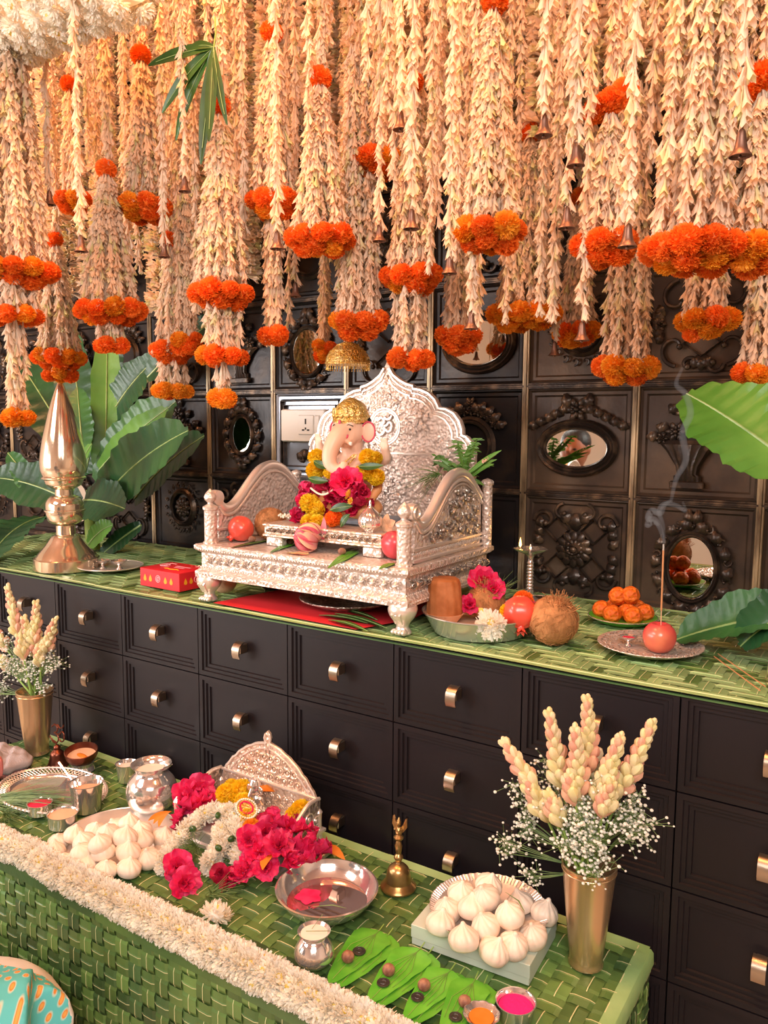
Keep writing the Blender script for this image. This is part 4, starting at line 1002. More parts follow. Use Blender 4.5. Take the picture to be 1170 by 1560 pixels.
# four arms: shoulder-elbow-wrist
hands=[((-.052,-.002,.165),(-.090,-.012,.130),(-.086,-.045,.160)),((.052,-.002,.165),(.092,-.014,.125),(.074,-.052,.118)),((-.050,.010,.170),(-.098,.006,.160),(-.108,-.004,.205)),((.050,.010,.170),(.098,.004,.165),(.108,-.012,.196))]
for a,bb,c in hands:
    m.add(tube(np.array(smoothprof([a,bb,c],4)),[.019,.0185,.018,.017,.0155,.014,.0125,.011,.010][:9],12)); ell(m,c,(.012,.008,.014))
    for k in range(4): m.add(tube([np.array(c)+[(-.0075+.005*k),-.002,.008],np.array(c)+[(-.009+.006*k),-.006,.024]],[.0032,.0026],6))
    m.add(tube([np.array(c)+[.009*(1 if c[0]<0 else -1),-.003,.0],np.array(c)+[.016*(1 if c[0]<0 else -1),-.007,.010]],[.0034,.0028],6))
remesh(m,'body',[M['skin'],M['orange_cloth']],idol,.0028,5,lambda x,y,z:1 if z<.084 or (z<.100 and x>0.02) else 0)
for sx in (-1,1):
    MB().add(torus(.021,.0020,28,6,.85,1.2),0,Tm((sx*.054,-.008,.234),rx=PI/2,rz=sx*.35)).obj('ear_rim',M['red_paint'],idol)
    e=MB(); ell(e,(sx*.024,-.047,.240),(.0042,.003,.0028)); e.obj('eye',M['black_paint'],idol)
    MB().add(tube([(sx*.014,-.051,.249),(sx*.023,-.050,.252),(sx*.032,-.043,.248)],.0011,5)).obj('eyebrow',M['black_paint'],idol)
    MB().add(tube([(sx*.034,-.058,.2045),(sx*.042,-.066,.204),(sx*.046,-.070,.208)],[.005,.0045,.0015],8)).obj('tusk',M['white_paint'],idol)
    a=MB(); a.add(torus(.0205,.005,18,8),0,frame((sx*.074,-.006,.148),(sx*.7,-.1,-.7))); a.obj('armlet',M['teal_paint'],idol)
    a=MB(); ell(a,(sx*.080,-.026,.156),(.011,.005,.012)); a.obj('armlet_jewel',M['red_paint'],idol)
    a=MB(); ell(a,(sx*.036,.004,.262),(.014,.022,.012)); a.obj('hair',M['black_paint'],idol)
MB().add(tube([tuple(p+np.array([-.0,-.004,0])+np.array([-.012*(1-i/len(tr))-.009,0,0])) for i,p in enumerate(tr)],.0012,5)).obj('trunk_line',M['red_paint'],idol)
e=MB(); ell(e,(0,-.058,.258),(.004,.002,.006)); ell(e,(.022,-.055,.222),(.003,.002,.006),(0,.4,0)); e.obj('forehead_mark',M['red_paint'],idol)
pr=smoothprof([(.045,0),(.047,.010),(.043,.020),(.040,.030),(.036,.042),(.026,.052),(.012,.060),(.001,.064)],3)
MB().add(lathe(pr,30,rib=lambda a,z:1+.05*np.abs(np.cos(a*5)))).obj('crown',M['gold'],idol,(0,-.004,.258),(.12,0,0))
g=MB()
for k in range(7): a=-PI/2+(k-3)*.36; g.add(sphere((.009,.004,.014),8,6),0,Tm((.046*math.cos(a),-.008+.046*math.sin(a),.282),rz=a+PI/2))
g.add(torus(.047,.003,30,6),0,Tm((0,-.006,.262))); g.obj('crown_leaf',M['gold'],idol)
g=MB()
for (x0,x1,dz) in ((-.045,.045,-.045),(-.038,.038,-.028)): g.add(tube([(x0+(x1-x0)*t,-.045-.022*math.sin(PI*t),.178+dz*math.sin(PI*t)) for t in np.linspace(0,1,14)],.0022,6))
g.obj('necklace',M['gold'],idol)
MB().add(bbox(-.100,.118,-.075,.055,.0,.016,.004)).obj('seat_slab',M['grey_paint'],idol)
a=MB(); a.add(tube([(.098,-.028,.112),(.104,-.040,.090),(.092,-.060,.060)],[.013,.012,.010],10)); a.obj('knee_sash',M['orange_cloth'],idol)
a=MB(); a.add(lathe([(.001,0),(.009,0),(.007,.010),(.001,.018)],10),0,Tm((.100,-.040,.098))); a.obj('blue_tassel',M['blue_paint'],idol)

def flowers(parent,lst,Ydef):
    """lst: (mesh kind, px, py, Y, size in px)"""
    base=np.array(parent.location)
    for i,(k,px,py,Y,s) in enumerate(lst):
        P=aty(px,py,Y); w=msz(s,P)*1.28
        if k in (O_,L_,Y_): link('marigold',MG[k][i%3],parent,P-base,(.9,0,i*.3) if i%2 else (.5,.4,i),w/.053)
        elif k=='hib': link('hibiscus',HIB[i%3],parent,P-base,(1.0+.3*math.sin(i),.4*math.cos(i*2),i),w/.062)
        elif k=='rose': link('rose',ROSE[i%2],parent,P-base,(1.2+.4*math.sin(i),.5*math.cos(i*2),i),w/.040)
        elif k=='yrose': link('rose',YROSE,parent,P-base,(1.2,.2,i),w/.026)
        elif k=='mum': link('chrysanthemum',MUM[i%3],parent,P-base,(1.2+.3*math.sin(i),.3*math.cos(i*2),i),w/.052)
ga=thing('idol_garland','thick garland of red rose petals and yellow marigolds around the seated idol','garland',(idx,.19,ZS))
L=[(Y_,482,696,.215,21),(Y_,481,716,.20,24),(Y_,501,721,.18,15),(Y_,560,697,.21,22),(Y_,571,699,.22,20),(Y_,560,719,.20,23),(Y_,573,727,.205,22),(Y_,548,716,.19,12),
   (Y_,473,768,.16,28),(Y_,482,775,.155,22),(Y_,471,795,.15,22),(Y_,484,795,.145,20),(O_,508,790,.135,22),
   ('hib',527,735,.165,34),('hib',512,744,.165,22),('hib',540,745,.17,24)]
g=random.Random(2)
for k in range(60):
    u,v=g.random(),g.random(); px=458+u*108; py=737+v*40-(abs(u-.5)*-8); 
    if v>.75 and u>.8: continue
    L.append(('rose',px,py,.175+.02*math.cos(u*3)+.01*g.random(),g.uniform(13,19)))
L+=[('yrose',533,754,.15,15),('yrose',535,764,.15,11),('hib',461,762,.17,16),('hib',450,787,.16,20),('hib',462,745,.19,16)]
flowers(ga,L,.18)
base=np.array(ga.location)
for (x0,y0,x1,y1,w) in [(478,702,503,712,6),(546,710,584,709,6),(456,788,494,791,6),(470,728,500,733,6)]:
    A,B=aty(x0,y0,.18)-base,aty(x1,y1,.17)-base; leafshape(bez(A,(A+B)/2+[0,-.01,-.004],B,7),msz(w,A+base),'mango',ga,(0,-1,.3),fold=.3)
g=MB()
for t in np.linspace(0,1,24): P=aty(474+36*t,744+10*math.sin(PI*t)-1*t,.145)-base; g.add(sphere(.0028,7,5),0,Tm(P))
g.obj('pearl_string',M['beads'],ga)
g=MB()
for i in range(9): P=aty(463-.8*i,740+6*i,.20)-base; g.add(sphere(.007,8,6),0,Tm(P))
g.obj('white_buds',M['mum'],ga)
# ribbed silver pot beside idol
P=aty(564,783,.115); R=msz(17.5,P); zb=ZS
pt=thing('ribbed_silver_pot','small ribbed silver pot shaped like a garlic bulb, beside the seated idol','pot',(P[0],P[1],zb))
pr=smoothprof([(R*.45,0),(R*.5,R*.12),(R*.95,R*.6),(R*1.02,R*1.1),(R*.8,R*1.6),(R*.35,R*2.05),(R*.14,R*2.35),(R*.10,R*2.7),(R*.02,R*2.85)],4)
MB().add(lathe(pr,64,rib=lambda a,z:1+.06*np.abs(np.cos(a*7))*(z<R*2.1))).obj('body',M['silver_shiny'],pt)
P=aty(590,782,.135); t=thing('dried_golden_flower','flat golden orange flower standing behind the ribbed silver pot','flower',(P[0],.135,zb)); R=msz(15,P)
for k in range(5):
    a=k*2*PI/5+.3; leafshape(bez((0,0,R*.8),(R*.5*math.cos(a),-.004,R*.8+R*.5*math.sin(a)),(R*math.cos(a),.0,R*.95+R*.95*math.sin(a)),6),R*.42,'tan',t,(0,-1,0),'petal',fold=.2,rib=0)
for (px,py,x1,y1,w,lb) in [(503,777,537,771,7,'long grey-green leaf lying before the idol, above the orange marigold'),(519,803,533,783,6,'upright green leaf between the orange marigold and the ribbed pot')]:
    A,B=aty(px,py,.125),aty(x1,y1,.13); t=thing('offering_leaf',lb,'leaf',A); leafshape(bez((0,0,0),(B-A)/2+[0,-.01,.004],B-A,7),msz(w,A),'mango',t,(0,-1,.3))
# items on the throne seat (top z)
TZT=DZ+.1525
P=atz(367,826,TZT); R=msz(20,P); P=atz(366,829,TZT)+[0,.04,0]
fruit_pom('pomegranate','red pomegranate lying on the left end of the silver throne seat',(P[0]-.030,P[1]-.005,TZT+R*1.02),R,(2.3,0,-.6))
coconut('brown coconut on the throne seat behind the left pomegranate',(.835,.19,TZT+.043),.043,(1.9,0,.8))
P=atz(596,858,TZT); fruit_apple('dark red apple behind the right front post of the silver throne',(P[0]-.022,P[1]+.055,TZT+.033),.035,'apple')
def nut_on(px,py,z,lb,r=.010):
    P=atz(px,py,z); t=thing('betel_nut',lb,'nut',(P[0],P[1],z+r*.8)); MB().add(sphere((r,r,r*.85),14,9)).obj('kernel',M['nut'],t); return t
nut_on(442,829,TZT+.002,'brown betel nut on green leaf left of the pink lotus'); nut_on(521,845,TZT+.002,'brown betel nut on green leaf right of the pink lotus'); nut_on(384,826,TZT+.002,'brown betel nut in shadow beside the left pomegranate')
def lying_leaf(x0,y0,x1,y1,w,z,lb,m='betel',lift=.004,cat='leaf',name='green_leaf',heart=True):
    A,B=atz(x0,y0,z+.0006),atz(x1,y1,z+.0006); t=thing(name,lb,cat,A); leafshape(bez((0,0,.0004),(B-A)/2+[0,0,lift],(B-A)+[0,0,.001],9),msz(w,A),m,t,(0,0,1),fold=.06,heart=heart,wave=.04); return t
lying_leaf(462,822,412,842,9,TZT,'green leaf under the betel nut left of the pink lotus'); lying_leaf(545,838,500,866,10,TZT,'green leaf under the betel nut right of the pink lotus'); lying_leaf(420,822,352,835,7,TZT,'dark green leaf under the left pomegranate','mango',heart=False)
lying_leaf(600,858,578,868,7,TZT,'green leaf under the apple on the throne'); lying_leaf(520,842,545,834,7,TZT,'green leaf between stool leg and lotus','mango',heart=False)
# lotus
P=atz(478,842,TZT); lo=thing('pink_lotus','closed pink lotus bud lying in front of the silver stool on the throne','flower',(P[0],P[1]+.02,TZT+.024)); R=msz(25,P)
for k in range(14):
    a=k*2.39996; el=.25+.045*k; m_='pinkpetal' if k>3 else 'lotus_pale'; d=np.array([math.cos(a)*math.cos(el),math.sin(a)*math.cos(el),math.sin(el)]); T=np.array(Matrix.Rotation(-.9,3,'Z')@Matrix.Rotation(1.15,3,'X'))
    q=lambda v:T@np.array(v,float)
    up=np.array([0,0,1.0]); path=[q((0,0,0)),q(d*R*.55+up*R*.05),q(d*R*.75+up*R*.55),q(d*R*.45*(1-.03*k)+up*R*1.35)]; path=np.array(smoothprof(path,3))
    leafshape(path,R*.5,m_,lo,q(-d),'petal',fold=-.35,rib=0)
t_=leafshape([np.array(p) for p in bez((.01,.0,.0),(.02,-.004,.03),(.016,0,.062),7)],.009,'pinkpetal',lo,(0,-1,0),'petal',rib=0)
lying_leaf(470,845,437,843,12,TZT,'pale yellow lotus petal fallen left of the lotus','lotus_pale',name='lotus_petal',cat='petal')
t=thing('beaded_ornament','small cream beaded ornament on the left end of the silver stool','ornament',aty(436,790,.16)); g=MB()
for k in range(26): a=k*2.4; r_=.0035*math.sqrt(k); g.add(sphere(.0032,7,5),0,Tm((r_*math.cos(a)*1.3,r_*math.sin(a)*.6,.004+.003*(k%3))))
g.obj('beads',M['beads'],t)
# fern and sprig tuft
P=aty(706,728,.40); fe=thing('fern_tuft','tuft of green fern and grass blades tucked behind the right throne arm','plant',P); g=np.random.default_rng(4)
for k in range(15):
    tx,ty=690+g.uniform(-40,72),700+g.uniform(-35,25); 
    if k<6: tx,ty=[(764,686),(727,668),(757,700),(665,695),(738,740),(697,672)][k]
    B=aty(tx,ty,.40-.06*g.random())-P; path=bez(g.normal(0,.012,3),B*.55+[0,0,.012],B,8); leafshape(path,msz(3.4,P),'fern' if k%3 else 'banana_l',fe,(.4,-.9,.2),'blade',rib=.0005)
    if k%2:
        mb=MB()
        for p,q2 in zip(path[1:],path[:-1]):
            for s_ in (-1,1):
                for j in range(2): c=p*(1-.4*j)+q2*.4*j; e=c+np.array([s_*.016,g.normal(0,.008),-.010+.016*g.random()]); mb.add(blade([c,(c+e)/2,e],[.0012,.0032,.0004],(.2,-1,.1),nw=2))
        mb.obj('frond',M['fern'],fe)
P=aty(735,705,.36); t=thing('pink_flower_sprig','short spike of small pink flowers at the right of the fern tuft','flower',P); mb=MB()
B=aty(756,693,.36)-P
for k in range(26): u=k/25; a=k*2.4; c=B*u; mb.add(blade([c,c+np.array([.006*math.cos(a),.004*math.sin(a),.006])],[.003*(1.1-u),.0004],(0,-1,0),nw=2))
mb.obj('petals',M['tube_pink'],t)
grassbunch('dried_herb_sprig','thin drooping green umbel sprig leaning on the throne back',aty(668,722,.38),34,.10,.45,(-.6,-.2,-.2),'fern',.0007,3,'plant')
# things under and around the throne
rp=thing('red_paper','red paper sheet lying under the silver throne and over the mat edge','paper',(0,0,0)); q=[atz(*p,DZ+.001) for p in ((330,921),(542,962),(640,925),(560,880),(452,878))]
q=[np.array(v)*[1,1,0]+[0,0,0] for v in q]
poly=[(.790,.018),(1.245,.006),(1.300,.16),(1.28,.36),(.84,.34)]
MB().add(prism(poly,.0008)).obj('sheet',M['redpaper'],rp,(0,0,DZ+.0045),smooth=False)
plate('silver_plate','round embossed silver plate on red paper underneath the throne','plate',(1.095,.19,DZ+.0056),.125,.022,'silver_dark')
for (a,b_,c,d,w,m_) in [(560,950,486,938,8,'mango'),(560,962,500,945,7,'fern'),(590,958,510,935,8,'mango'),(575,945,520,930,7,'mango')]:
    lying_leaf(a,b_,c,d,w,DZ+.0065,'dark leaf in the leaf pile before the throne, tip near px %d'%c if 0 else {486:'longest dark leaf in the pile on the red paper edge',500:'pale striped leaf nearest the dresser edge before the throne',510:'dark leaf pointing to the throne foot in the leaf pile',520:'dark leaf at the back of the leaf pile under the throne'}[c],m_,heart=False,lift=.012)
t=thing('yellow_gourd','round yellow-brown fruit behind the left front foot of the silver throne','fruit',(.725,.125,DZ+.004)); MB().add(sphere((.033,.033,.030),24,14),0,Tm((0,0,.030))).obj('body',M['tan'],t)
g=thing('offering_bowl','shallow dark bowl in shadow under the left side of the throne','bowl',(.80,.235,DZ+.004)); MB().add(lathe([(.0001,0),(.02,0),(.045,.020),(.047,.022),(.043,.020),(.0001,.003)],32,cap=False)).obj('bowl_body',M['copper'],g)

# ================================================================ LEFT END OF THE DRESSER
def finial(label,loc):
    t=thing('brass_finial',label,'finial',loc)
    MB().add(lathe([(.098,0),(.100,.002),(.099,.034),(.096,.037)],56)).obj('base',M['brass'],t)
    MB().add(lathe(smoothprof([(.094,.036),(.084,.050),(.060,.078),(.045,.100),(.036,.108)],4)+[(.029,.110),(.028,.138),(.034,.141)],56)).obj('foot_cone',M['brass'],t)
    MB().add(lathe(smoothprof([(.030,.140),(.050,.152),(.056,.170),(.057,.182)],3)+[(.0615,.184),(.0615,.188),(.057,.190)]+smoothprof([(.057,.191),(.056,.210),(.045,.228),(.030,.234)],3),56)).obj('middle_bulb',M['brass'],t)
    MB().add(lathe([(.028,.232),(.027,.252),(.033,.255)]+smoothprof([(.033,.255),(.052,.266),(.058,.282)],3)+[(.066,.286),(.067,.290),(.064,.293)],56)).obj('upper_cup',M['brass'],t)
    MB().add(lathe(smoothprof([(.060,.290),(.068,.312),(.069,.345),(.061,.400),(.049,.450),(.035,.505),(.019,.555),(.007,.586),(.0035,.592)],5),56)).obj('drop',M['brass'],t)
    return t
F1=finial('tall polished brass finial with a teardrop top at the left end of the dresser',(.045,.118,DZ+.002))
finial('tall polished brass finial at the right edge, only its base edge in view',(2.168,.145,DZ+.002))
# banana plants
def bleaf(parent,bp,tp,w,m,Yb,Yt,lift=.03,nrm=(.35,-.85,.35),fold=.18,name='banana_leaf_blade',sag=0,peak=None,wave=.09,seed=0,base=None):
    A=aty(bp[0],bp[1],Yb);B=aty(tp[0],tp[1],Yt); P0=np.array(parent.location) if base is None else base
    mid=(A+B)/2+np.array([0,-lift*.4,lift+sag]); path=bez(A-P0,mid-P0,B-P0,40); nn_=np.array(nrm,float); path=[p+nn_*(.0003 if i%2 else -.0003)*(1 if 1<i<38 else 0) for i,p in enumerate(path)]; W=msz(w*.68,(A+B)/2)
    ts=np.linspace(0,1,40); Wd=[W*(1+.06*math.sin(t*17+seed)+.03*math.sin(t*41+seed*2))*(max(.06,math.sin(PI*min(1,t*.92+.06)))**.55 if t<.97 else .15) for t in ts]
    mb=MB().add(blade(path,Wd,nrm,fold=fold,nw=10,wave=wave*.6,seed=seed,thick=.0005),0); mb.add(tube([p+np.array(nrm)*.0008 for p in path],[.0035*(1-.7*t)+.0006 for t in ts],6),1)
    return mb.obj(name,[M[m],M['midrib']],parent)
bp_=thing('banana_plant','large banana plant with broad arching green leaves in the left corner behind the finial','plant',(float(aty(142,832,.40)[0]),.40,DZ))
base=np.array(bp_.location)
mb=MB(); A=aty(128,832,.42)-base; 
mb.add(tube([A*0+[0,0,.003],[-.01,0,.10],[.0,.0,.22]],[.026,.022,.018],14)); mb.obj('pseudostem',M['stem'],bp_)
LV=[((150,770),(287,656),66,'banana',.42,.22,.05),((205,760),(311,664),44,'banana_d',.50,.36,.03),((150,740),(268,612),66,'banana',.48,.50,.03),((152,715),(256,622),30,'banana_l',.45,.44,.02),
 ((165,640),(240,545),44,'banana_d',.55,.58,.03),((225,575),(332,485),40,'banana_d',.55,.62,.02),((125,705),(25,545),54,'banana_d',.5,.55,.04),((140,720),(62,540),40,'banana',.52,.6,.05),((128,700),(118,590),34,'banana',.42,.50,.01),
 ((160,760),(164,480),34,'banana_l',.50,.56,.00),((100,765),(140,676),17,'banana_l',.30,.26,.02),((135,700),(105,500),46,'banana_d',.55,.62,.02),((120,770),(-10,728),50,'banana_d',.45,.35,.05),((70,770),(12,690),26,'banana',.40,.40,.03),
 ((70,788),(-25,866),70,'banana_d',.32,-.03,.07),((128,762),(190,775),52,'banana_d',.36,.26,.02),((135,830),(172,800),26,'banana_l',.36,.34,.02),((160,660),(175,505),38,'banana_d',.58,.62,.0),((110,690),(88,580),38,'banana',.55,.6,.0),((215,800),(150,850),22,'banana_d',.42,.40,.01),((130,720),(150,640),40,'banana_d',.5,.55,.0)]
for i,(a,b_,w,m_,ya,yb,l) in enumerate(LV): bleaf(bp_,a,b_,w,m_,ya,yb,l,seed=i,nrm=((.35,-.85,.35) if i%3 else (.6,-.7,.3)))
# steel plate with two lamps
P=atz(172,872,DZ); pl=plate('steel_plate','plain round steel plate with two tiny oil lamps, beside the tall brass finial','plate',(.175,.185,DZ+.003),.098,.012,'silver_plain')
def diya(label,loc,s=1.0,flame=False,m='silver_shiny',oil='goldprint'):
    t=thing('oil_lamp',label,'lamp',loc); pr=[(.0001,0),(.010,0),(.009,.002),(.004,.006),(.004,.010),(.016,.018),(.021,.024),(.020,.024),(.014,.018),(.0001,.014)]
    MB().add(lathe([(r*s,z*s) for r,z in pr],32,rib=lambda a,z:1+.08*np.abs(np.cos(a*5))*(z>.016*s),cap=False)).obj('lamp_bowl',M[m],t)
    MB().add(lathe([(.0001,.020*s),(.015*s,.020*s),(.015*s,.019*s)][::-1],20)).obj('oil',M[oil],t)
    if flame: flm(t,(0.0,0,.022*s),s)
    return t
def flm(parent,loc,s=1.0):
    MB().add(tube([(0,0,-.004),(0,0,.004)],.0010*s,5)).obj('wick',M['ash'],parent,loc)
    MB().add(lathe([(.0001,.002*s),(.0030*s,.007*s),(.0032*s,.010*s),(.0018*s,.018*s),(.0001,.026*s)],12)).obj('flame',M['flame'],parent,loc)
    l=bpy.data.lights.new('flame_light','POINT'); l.energy=.12; l.color=(1,.55,.2); l.shadow_soft_size=.004; o=bpy.data.objects.new('flame_light',l); COL.objects.link(o); o.parent=parent; o.location=np.array(loc)+[0,0,.035*s]
diya('left one of two tiny oil lamps on the plain steel plate',(.150,.172,DZ+.0055),1.1,oil='silver_shiny'); diya('right tiny oil lamp with yellow oil on the plain steel plate',(.205,.192,DZ+.0055),1.15)
# red box with print
bx=thing('red_box','small red card box with gold lamp prints near the left throne foot','box',(.451,.068,DZ+.003)); a=math.atan2(.055-.069,.619-.453)
W_,D_,H_=.165,.115,.052; bx.rotation_euler=(0,0,-.03)
MB().add(bbox(0,W_,0,D_,0,H_,.0012)).obj('carton',M['redbox'],bx)
def drop(x,z,s): return [(x+s*.5*math.sin(t)*(1-.0)*(math.sin(t/2)),z+s*.75*(-math.cos(t)*.0+1-t/PI if 0 else 0)) for t in ()]
g=MB()
def teard(cx,cz,s):
    pts=[]
    for t in np.linspace(0,2*PI,16,endpoint=False): pts.append((cx+s*math.sin(t)*math.sin(t/2)**1.5*.9,cz+s*math.cos(t)))
    return pts
for x in (.022,.045,.108,.132): V,F=prism(teard(x,.026,.010),.0006); g.add((V,F),0,RX@np.eye(4)); 
o=g.obj('printed_lamps',M['goldprint'],bx,(0,.0,0),smooth=False); o.location=(0,-.0001,0)
g=MB(); g.add(torus(.0095,.0010,24,5),0,Tm((.077,-.0004,.027),rx=PI/2)); g.add(torus(.0055,.0008,20,5),0,Tm((.077,-.0004,.027),rx=PI/2)); g.add(bbox(.076,.078,-.001,0,.022,.032,.0003)); g.obj('printed_seal',M['whiteprint'],bx)
g=MB()
for y in (.022,.042,.082,.100): V,F=prism(teard(y,.026,.009),.0006); g.add((V,F),0,Tm((W_+.0001,0,0),rz=PI/2)@RX); 
g.obj('printed_lamps',M['goldprint'],bx,smooth=False)
g=MB(); g.add(torus(.0085,.0010,24,5),0,Tm((W_+.0005,.062,.027),ry=PI/2)); g.obj('printed_seal',M['whiteprint'],bx)
g=MB()
for k,(x0,x1,y) in enumerate([(.070,.128,.070),(.080,.118,.055),(.018,.046,.092),(.120,.150,.098)]):
    x=x0
    while x<x1: w=.004; g.add(box(x,x+w*.7,y,y+.007,H_,H_+.0004)); x+=w
g.add(tube([(.030+.014*math.cos(t),.066+.014*math.sin(t),H_+.0004) for t in np.linspace(.6,5.4,16)],.0014,5)); g.add(tube([(.044+.007*math.cos(t),.060+.007*math.sin(t),H_+.0004) for t in np.linspace(2.2,7,10)],.0012,5))
g.obj('printed_lettering',M['whiteprint'],bx,smooth=False)
g=MB(); g.add(tube([(.070+.012*k,.030+.004*math.sin(k*2),H_+.0004) for k in range(6)],.002,5)); g.obj('printed_swirl',M['goldprint'],bx)
diya('lit oil lamp whose flame shows above the red box',(.532,.25,DZ+.003),1.5,True)
# ================================================================ RIGHT HALF OF THE DRESSER
P=np.array([1.475,.165,DZ+.003])
dish=thing('steel_dish','deep steel dish holding jaggery, coconut, pomegranate and flowers','dish',P); R=.128
MB().add(lathe([(.0001,.001),(R*.78,.001),(R*.80,.002),(R*.98,.042),(R,.045),(R+.003,.046),(R+.003,.0435),(R*.985,.040),(R*.81,0),(.0001,0)],72,cap=False)).obj('pan',M['steel'],dish)
MB().add(lathe([(.0001,.010),(R*.82,.010),(R*.81,.004)][::-1],48)).obj('rice_layer',M['tan'],dish)
def at_h(px,py,z): return atz(px,py,z)
zz=DZ+.014
jx,jy=1.392,.150
t=thing('leaf_bowl','small dried-leaf bowl holding the jaggery block, in the steel dish','bowl',(jx,jy,zz)); MB().add(lathe([(.0001,0),(.030,0),(.046,.022),(.044,.022),(.0001,.003)],28,rib=lambda a,z:1+.03*np.cos(a*9),cap=False)).obj('bowl_body',M['brass_old'] if 0 else M['tan'],t)
t=thing('jaggery_block','tall orange-brown jaggery block with folded ridges, left in the steel dish','jaggery',(jx,jy,zz+.018)); 
pr=[(.0415,0),(.0415,.010),(.0395,.040),(.037,.070),(.034,.080),(.027,.0845),(.0001,.085)]
MB().add(lathe(pr,72,rib=lambda a,z:1+.03*np.sin(a*7+z*40)*np.sin(a*3+1)+.02*np.cos(a*13+z*25))).obj('block',M['jaggery'],t)
coconut('fibrous brown coconut in the steel dish behind the white chrysanthemum',(1.462,.225,zz+.044),.043,(.2,0,0))
P=aty(792,948,.135); R=msz(27,P); fruit_pom('pomegranate','orange-red pomegranate at the front right in the steel dish',(P[0],P[1],zz+R+.012),R,(2.5,0,.5))
dfl=[('mum',747,952,.075,38,'white chrysanthemum at the front of the steel dish'),(Y_,772,931,.12,23,'yellow marigold left of the pomegranate in the steel dish'),(O_,797,915,.19,32,'orange marigold behind the pomegranate in the steel dish'),('hib',737,887,.225,42,'pink bougainvillea-like flower on top of the coconut in the steel dish'),('hib',752,898,.215,30,'lower pink flower on the coconut in the steel dish'),('hib',716,922,.18,28,'dark pink flower between jaggery and coconut'),('hib',817,930,.18,22,'pink petals right of the pomegranate in the dish')]
for i,(k,px,py,Y,s,lb) in enumerate(dfl):
    P=aty(px,py,Y); t=thing({'mum':'chrysanthemum',Y_:'marigold',O_:'marigold','hib':'pink_flower'}[k],lb,'flower',P); w=msz(s,P)
    me={'mum':MUM[0],Y_:MG[Y_][0],O_:MG[O_][1],'hib':HIB[i%3]}[k]; link('petals',me,t,(0,0,0),(1.0,.1,.4),w/{'mum':.052,'hib':.062}.get(k,.053))
P=aty(738,936,.10); t=thing('yellow_petal','folded yellow petal beside the white chrysanthemum in the dish','petal',P); leafshape(bez((-.014,0,.012),(0,-.006,.006),(.010,0,-.008),7),.008,'yellow_petal',t,(0,-1,.3),rib=0,name='petal_blade')
grassbunch('durva_grass','loose green grass blades sticking up behind the pink flower on the coconut',aty(760,908,.23),30,.06,.4,(.6,0,.8),'grass',.0006,9)
# tall lamp and its plate
plate('dark_plate','dark round metal plate under the tall silver oil lamp','plate',(1.49,.475,DZ+.003),.085,.008,'knob_steel')
t=thing('tall_oil_lamp','tall slender silver oil lamp with one small flame, by the carved wall','lamp',(1.455,.50,DZ+.0065))
pr=[(.026,0),(.028,.003),(.020,.008),(.012,.014),(.011,.030)]
for k in range(9): z=.030+k*.0085; pr+=[(.0085,z),(.0102,z+.003),(.0085,z+.006)]
pr+=[(.007,.108),(.009,.116),(.012,.122)]
MB().add(lathe(pr,28)).obj('column',M['silver_shiny'],t)
MB().add(lathe([(.010,.120),(.020,.126),(.036,.134),(.041,.139),(.039,.1395),(.026,.133),(.0001,.128)],40,rib=lambda a,z:1+np.where(z>.13,.16*np.abs(np.cos(a*2.5))**3,0),cap=False)).obj('oil_bowl',M['silver_shiny'],t)
MB().add(lathe([(.001,.128),(.006,.136),(.004,.146),(.001,.150)],12)).obj('knob',M['silver_shiny'],t)
flm(t,(-.020,-.022,.140),1.1)
coconut('round hairy brown coconut standing at the dresser edge between dish and apple plate',(1.652,.155,DZ+.053),.052,(.25,.45,0))
# laddus
lp=thing('leaf_plate','shallow green leaf plate with a silver rim holding orange laddus','plate',(1.722,.425,DZ+.003)); MB().add(lathe([(.0001,.001),(.055,.001),(.080,.014),(.079,.0155),(.0001,.004)],40,cap=False)).obj('dish',M['betel'],lp); MB().add(torus(.0795,.0014,48,6),0,Tm((0,0,.0148))).obj('rim',M['silver_shiny'],lp)
lad=[(-.048,-.012,.0),(-.012,-.046,.0),(.034,-.036,0),(.048,.010,0),(.010,.0,.0),(-.030,.034,0),(.022,.042,0),(-.012,-.006,.036),(.016,-.0,.040)]
names=['leftmost laddu in the lower layer','front left laddu at the plate rim','front right laddu at the plate rim','rightmost laddu','middle laddu of the lower layer','back left laddu near the wall','back right laddu near the wall','upper laddu on the left of the heap','upper laddu on the right of the heap']
for i,((x,y,z),nm) in enumerate(zip(lad,names)):
    t=thing('laddu',nm+', round, orange and grainy','sweet',(1.722+x,.425+y,DZ+.008+.0215+z)); link('ball',MB().add(sphere(.0215,20,14,lambda V:V*(1+.02*np.sin(V[:,0:1]*300+i)*np.cos(V[:,2:3]*260)))).mesh('ball',[M['laddu']]),t)
    t['group']='orange laddus'
# silver plate with apple
ap=thing('embossed_silver_plate','embossed silver plate carrying the apple and incense stick','plate',(1.838,.222,DZ+.003))
MB().add(lathe([(.0001,.002),(.066,.002),(.074,.004),(.100,.014),(.104,.015),(.1045,.0135),(.075,.001),(.0001,0)],90,rib=lambda a,z:1+np.where(z>.0128,.02*np.abs(np.cos(a*20)),0),cap=False)).obj('dish',M['silver'],ap)
g=MB()
for rr,n_,s_ in ((.097,60,.0022),(.088,52,.0020),(.079,46,.0022),(.062,36,.0022),(.050,28,.0022)):
    for k in range(n_): a=2*PI*k/n_; z=.004 if rr<.07 else .004+(rr-.074)/.026*.010+.0005; g.add(sphere((s_,s_,.0012),5,3),0,Tm((rr*math.cos(a),rr*math.sin(a),z)))
tag(g.obj('embossed_beads',M['silver_dark'],ap),None,None,None,'stuff')
fruit_apple('red and yellow apple holding incense on the embossed silver plate',(1.860,.205,DZ+.006+.030),.033,'apple2',False)
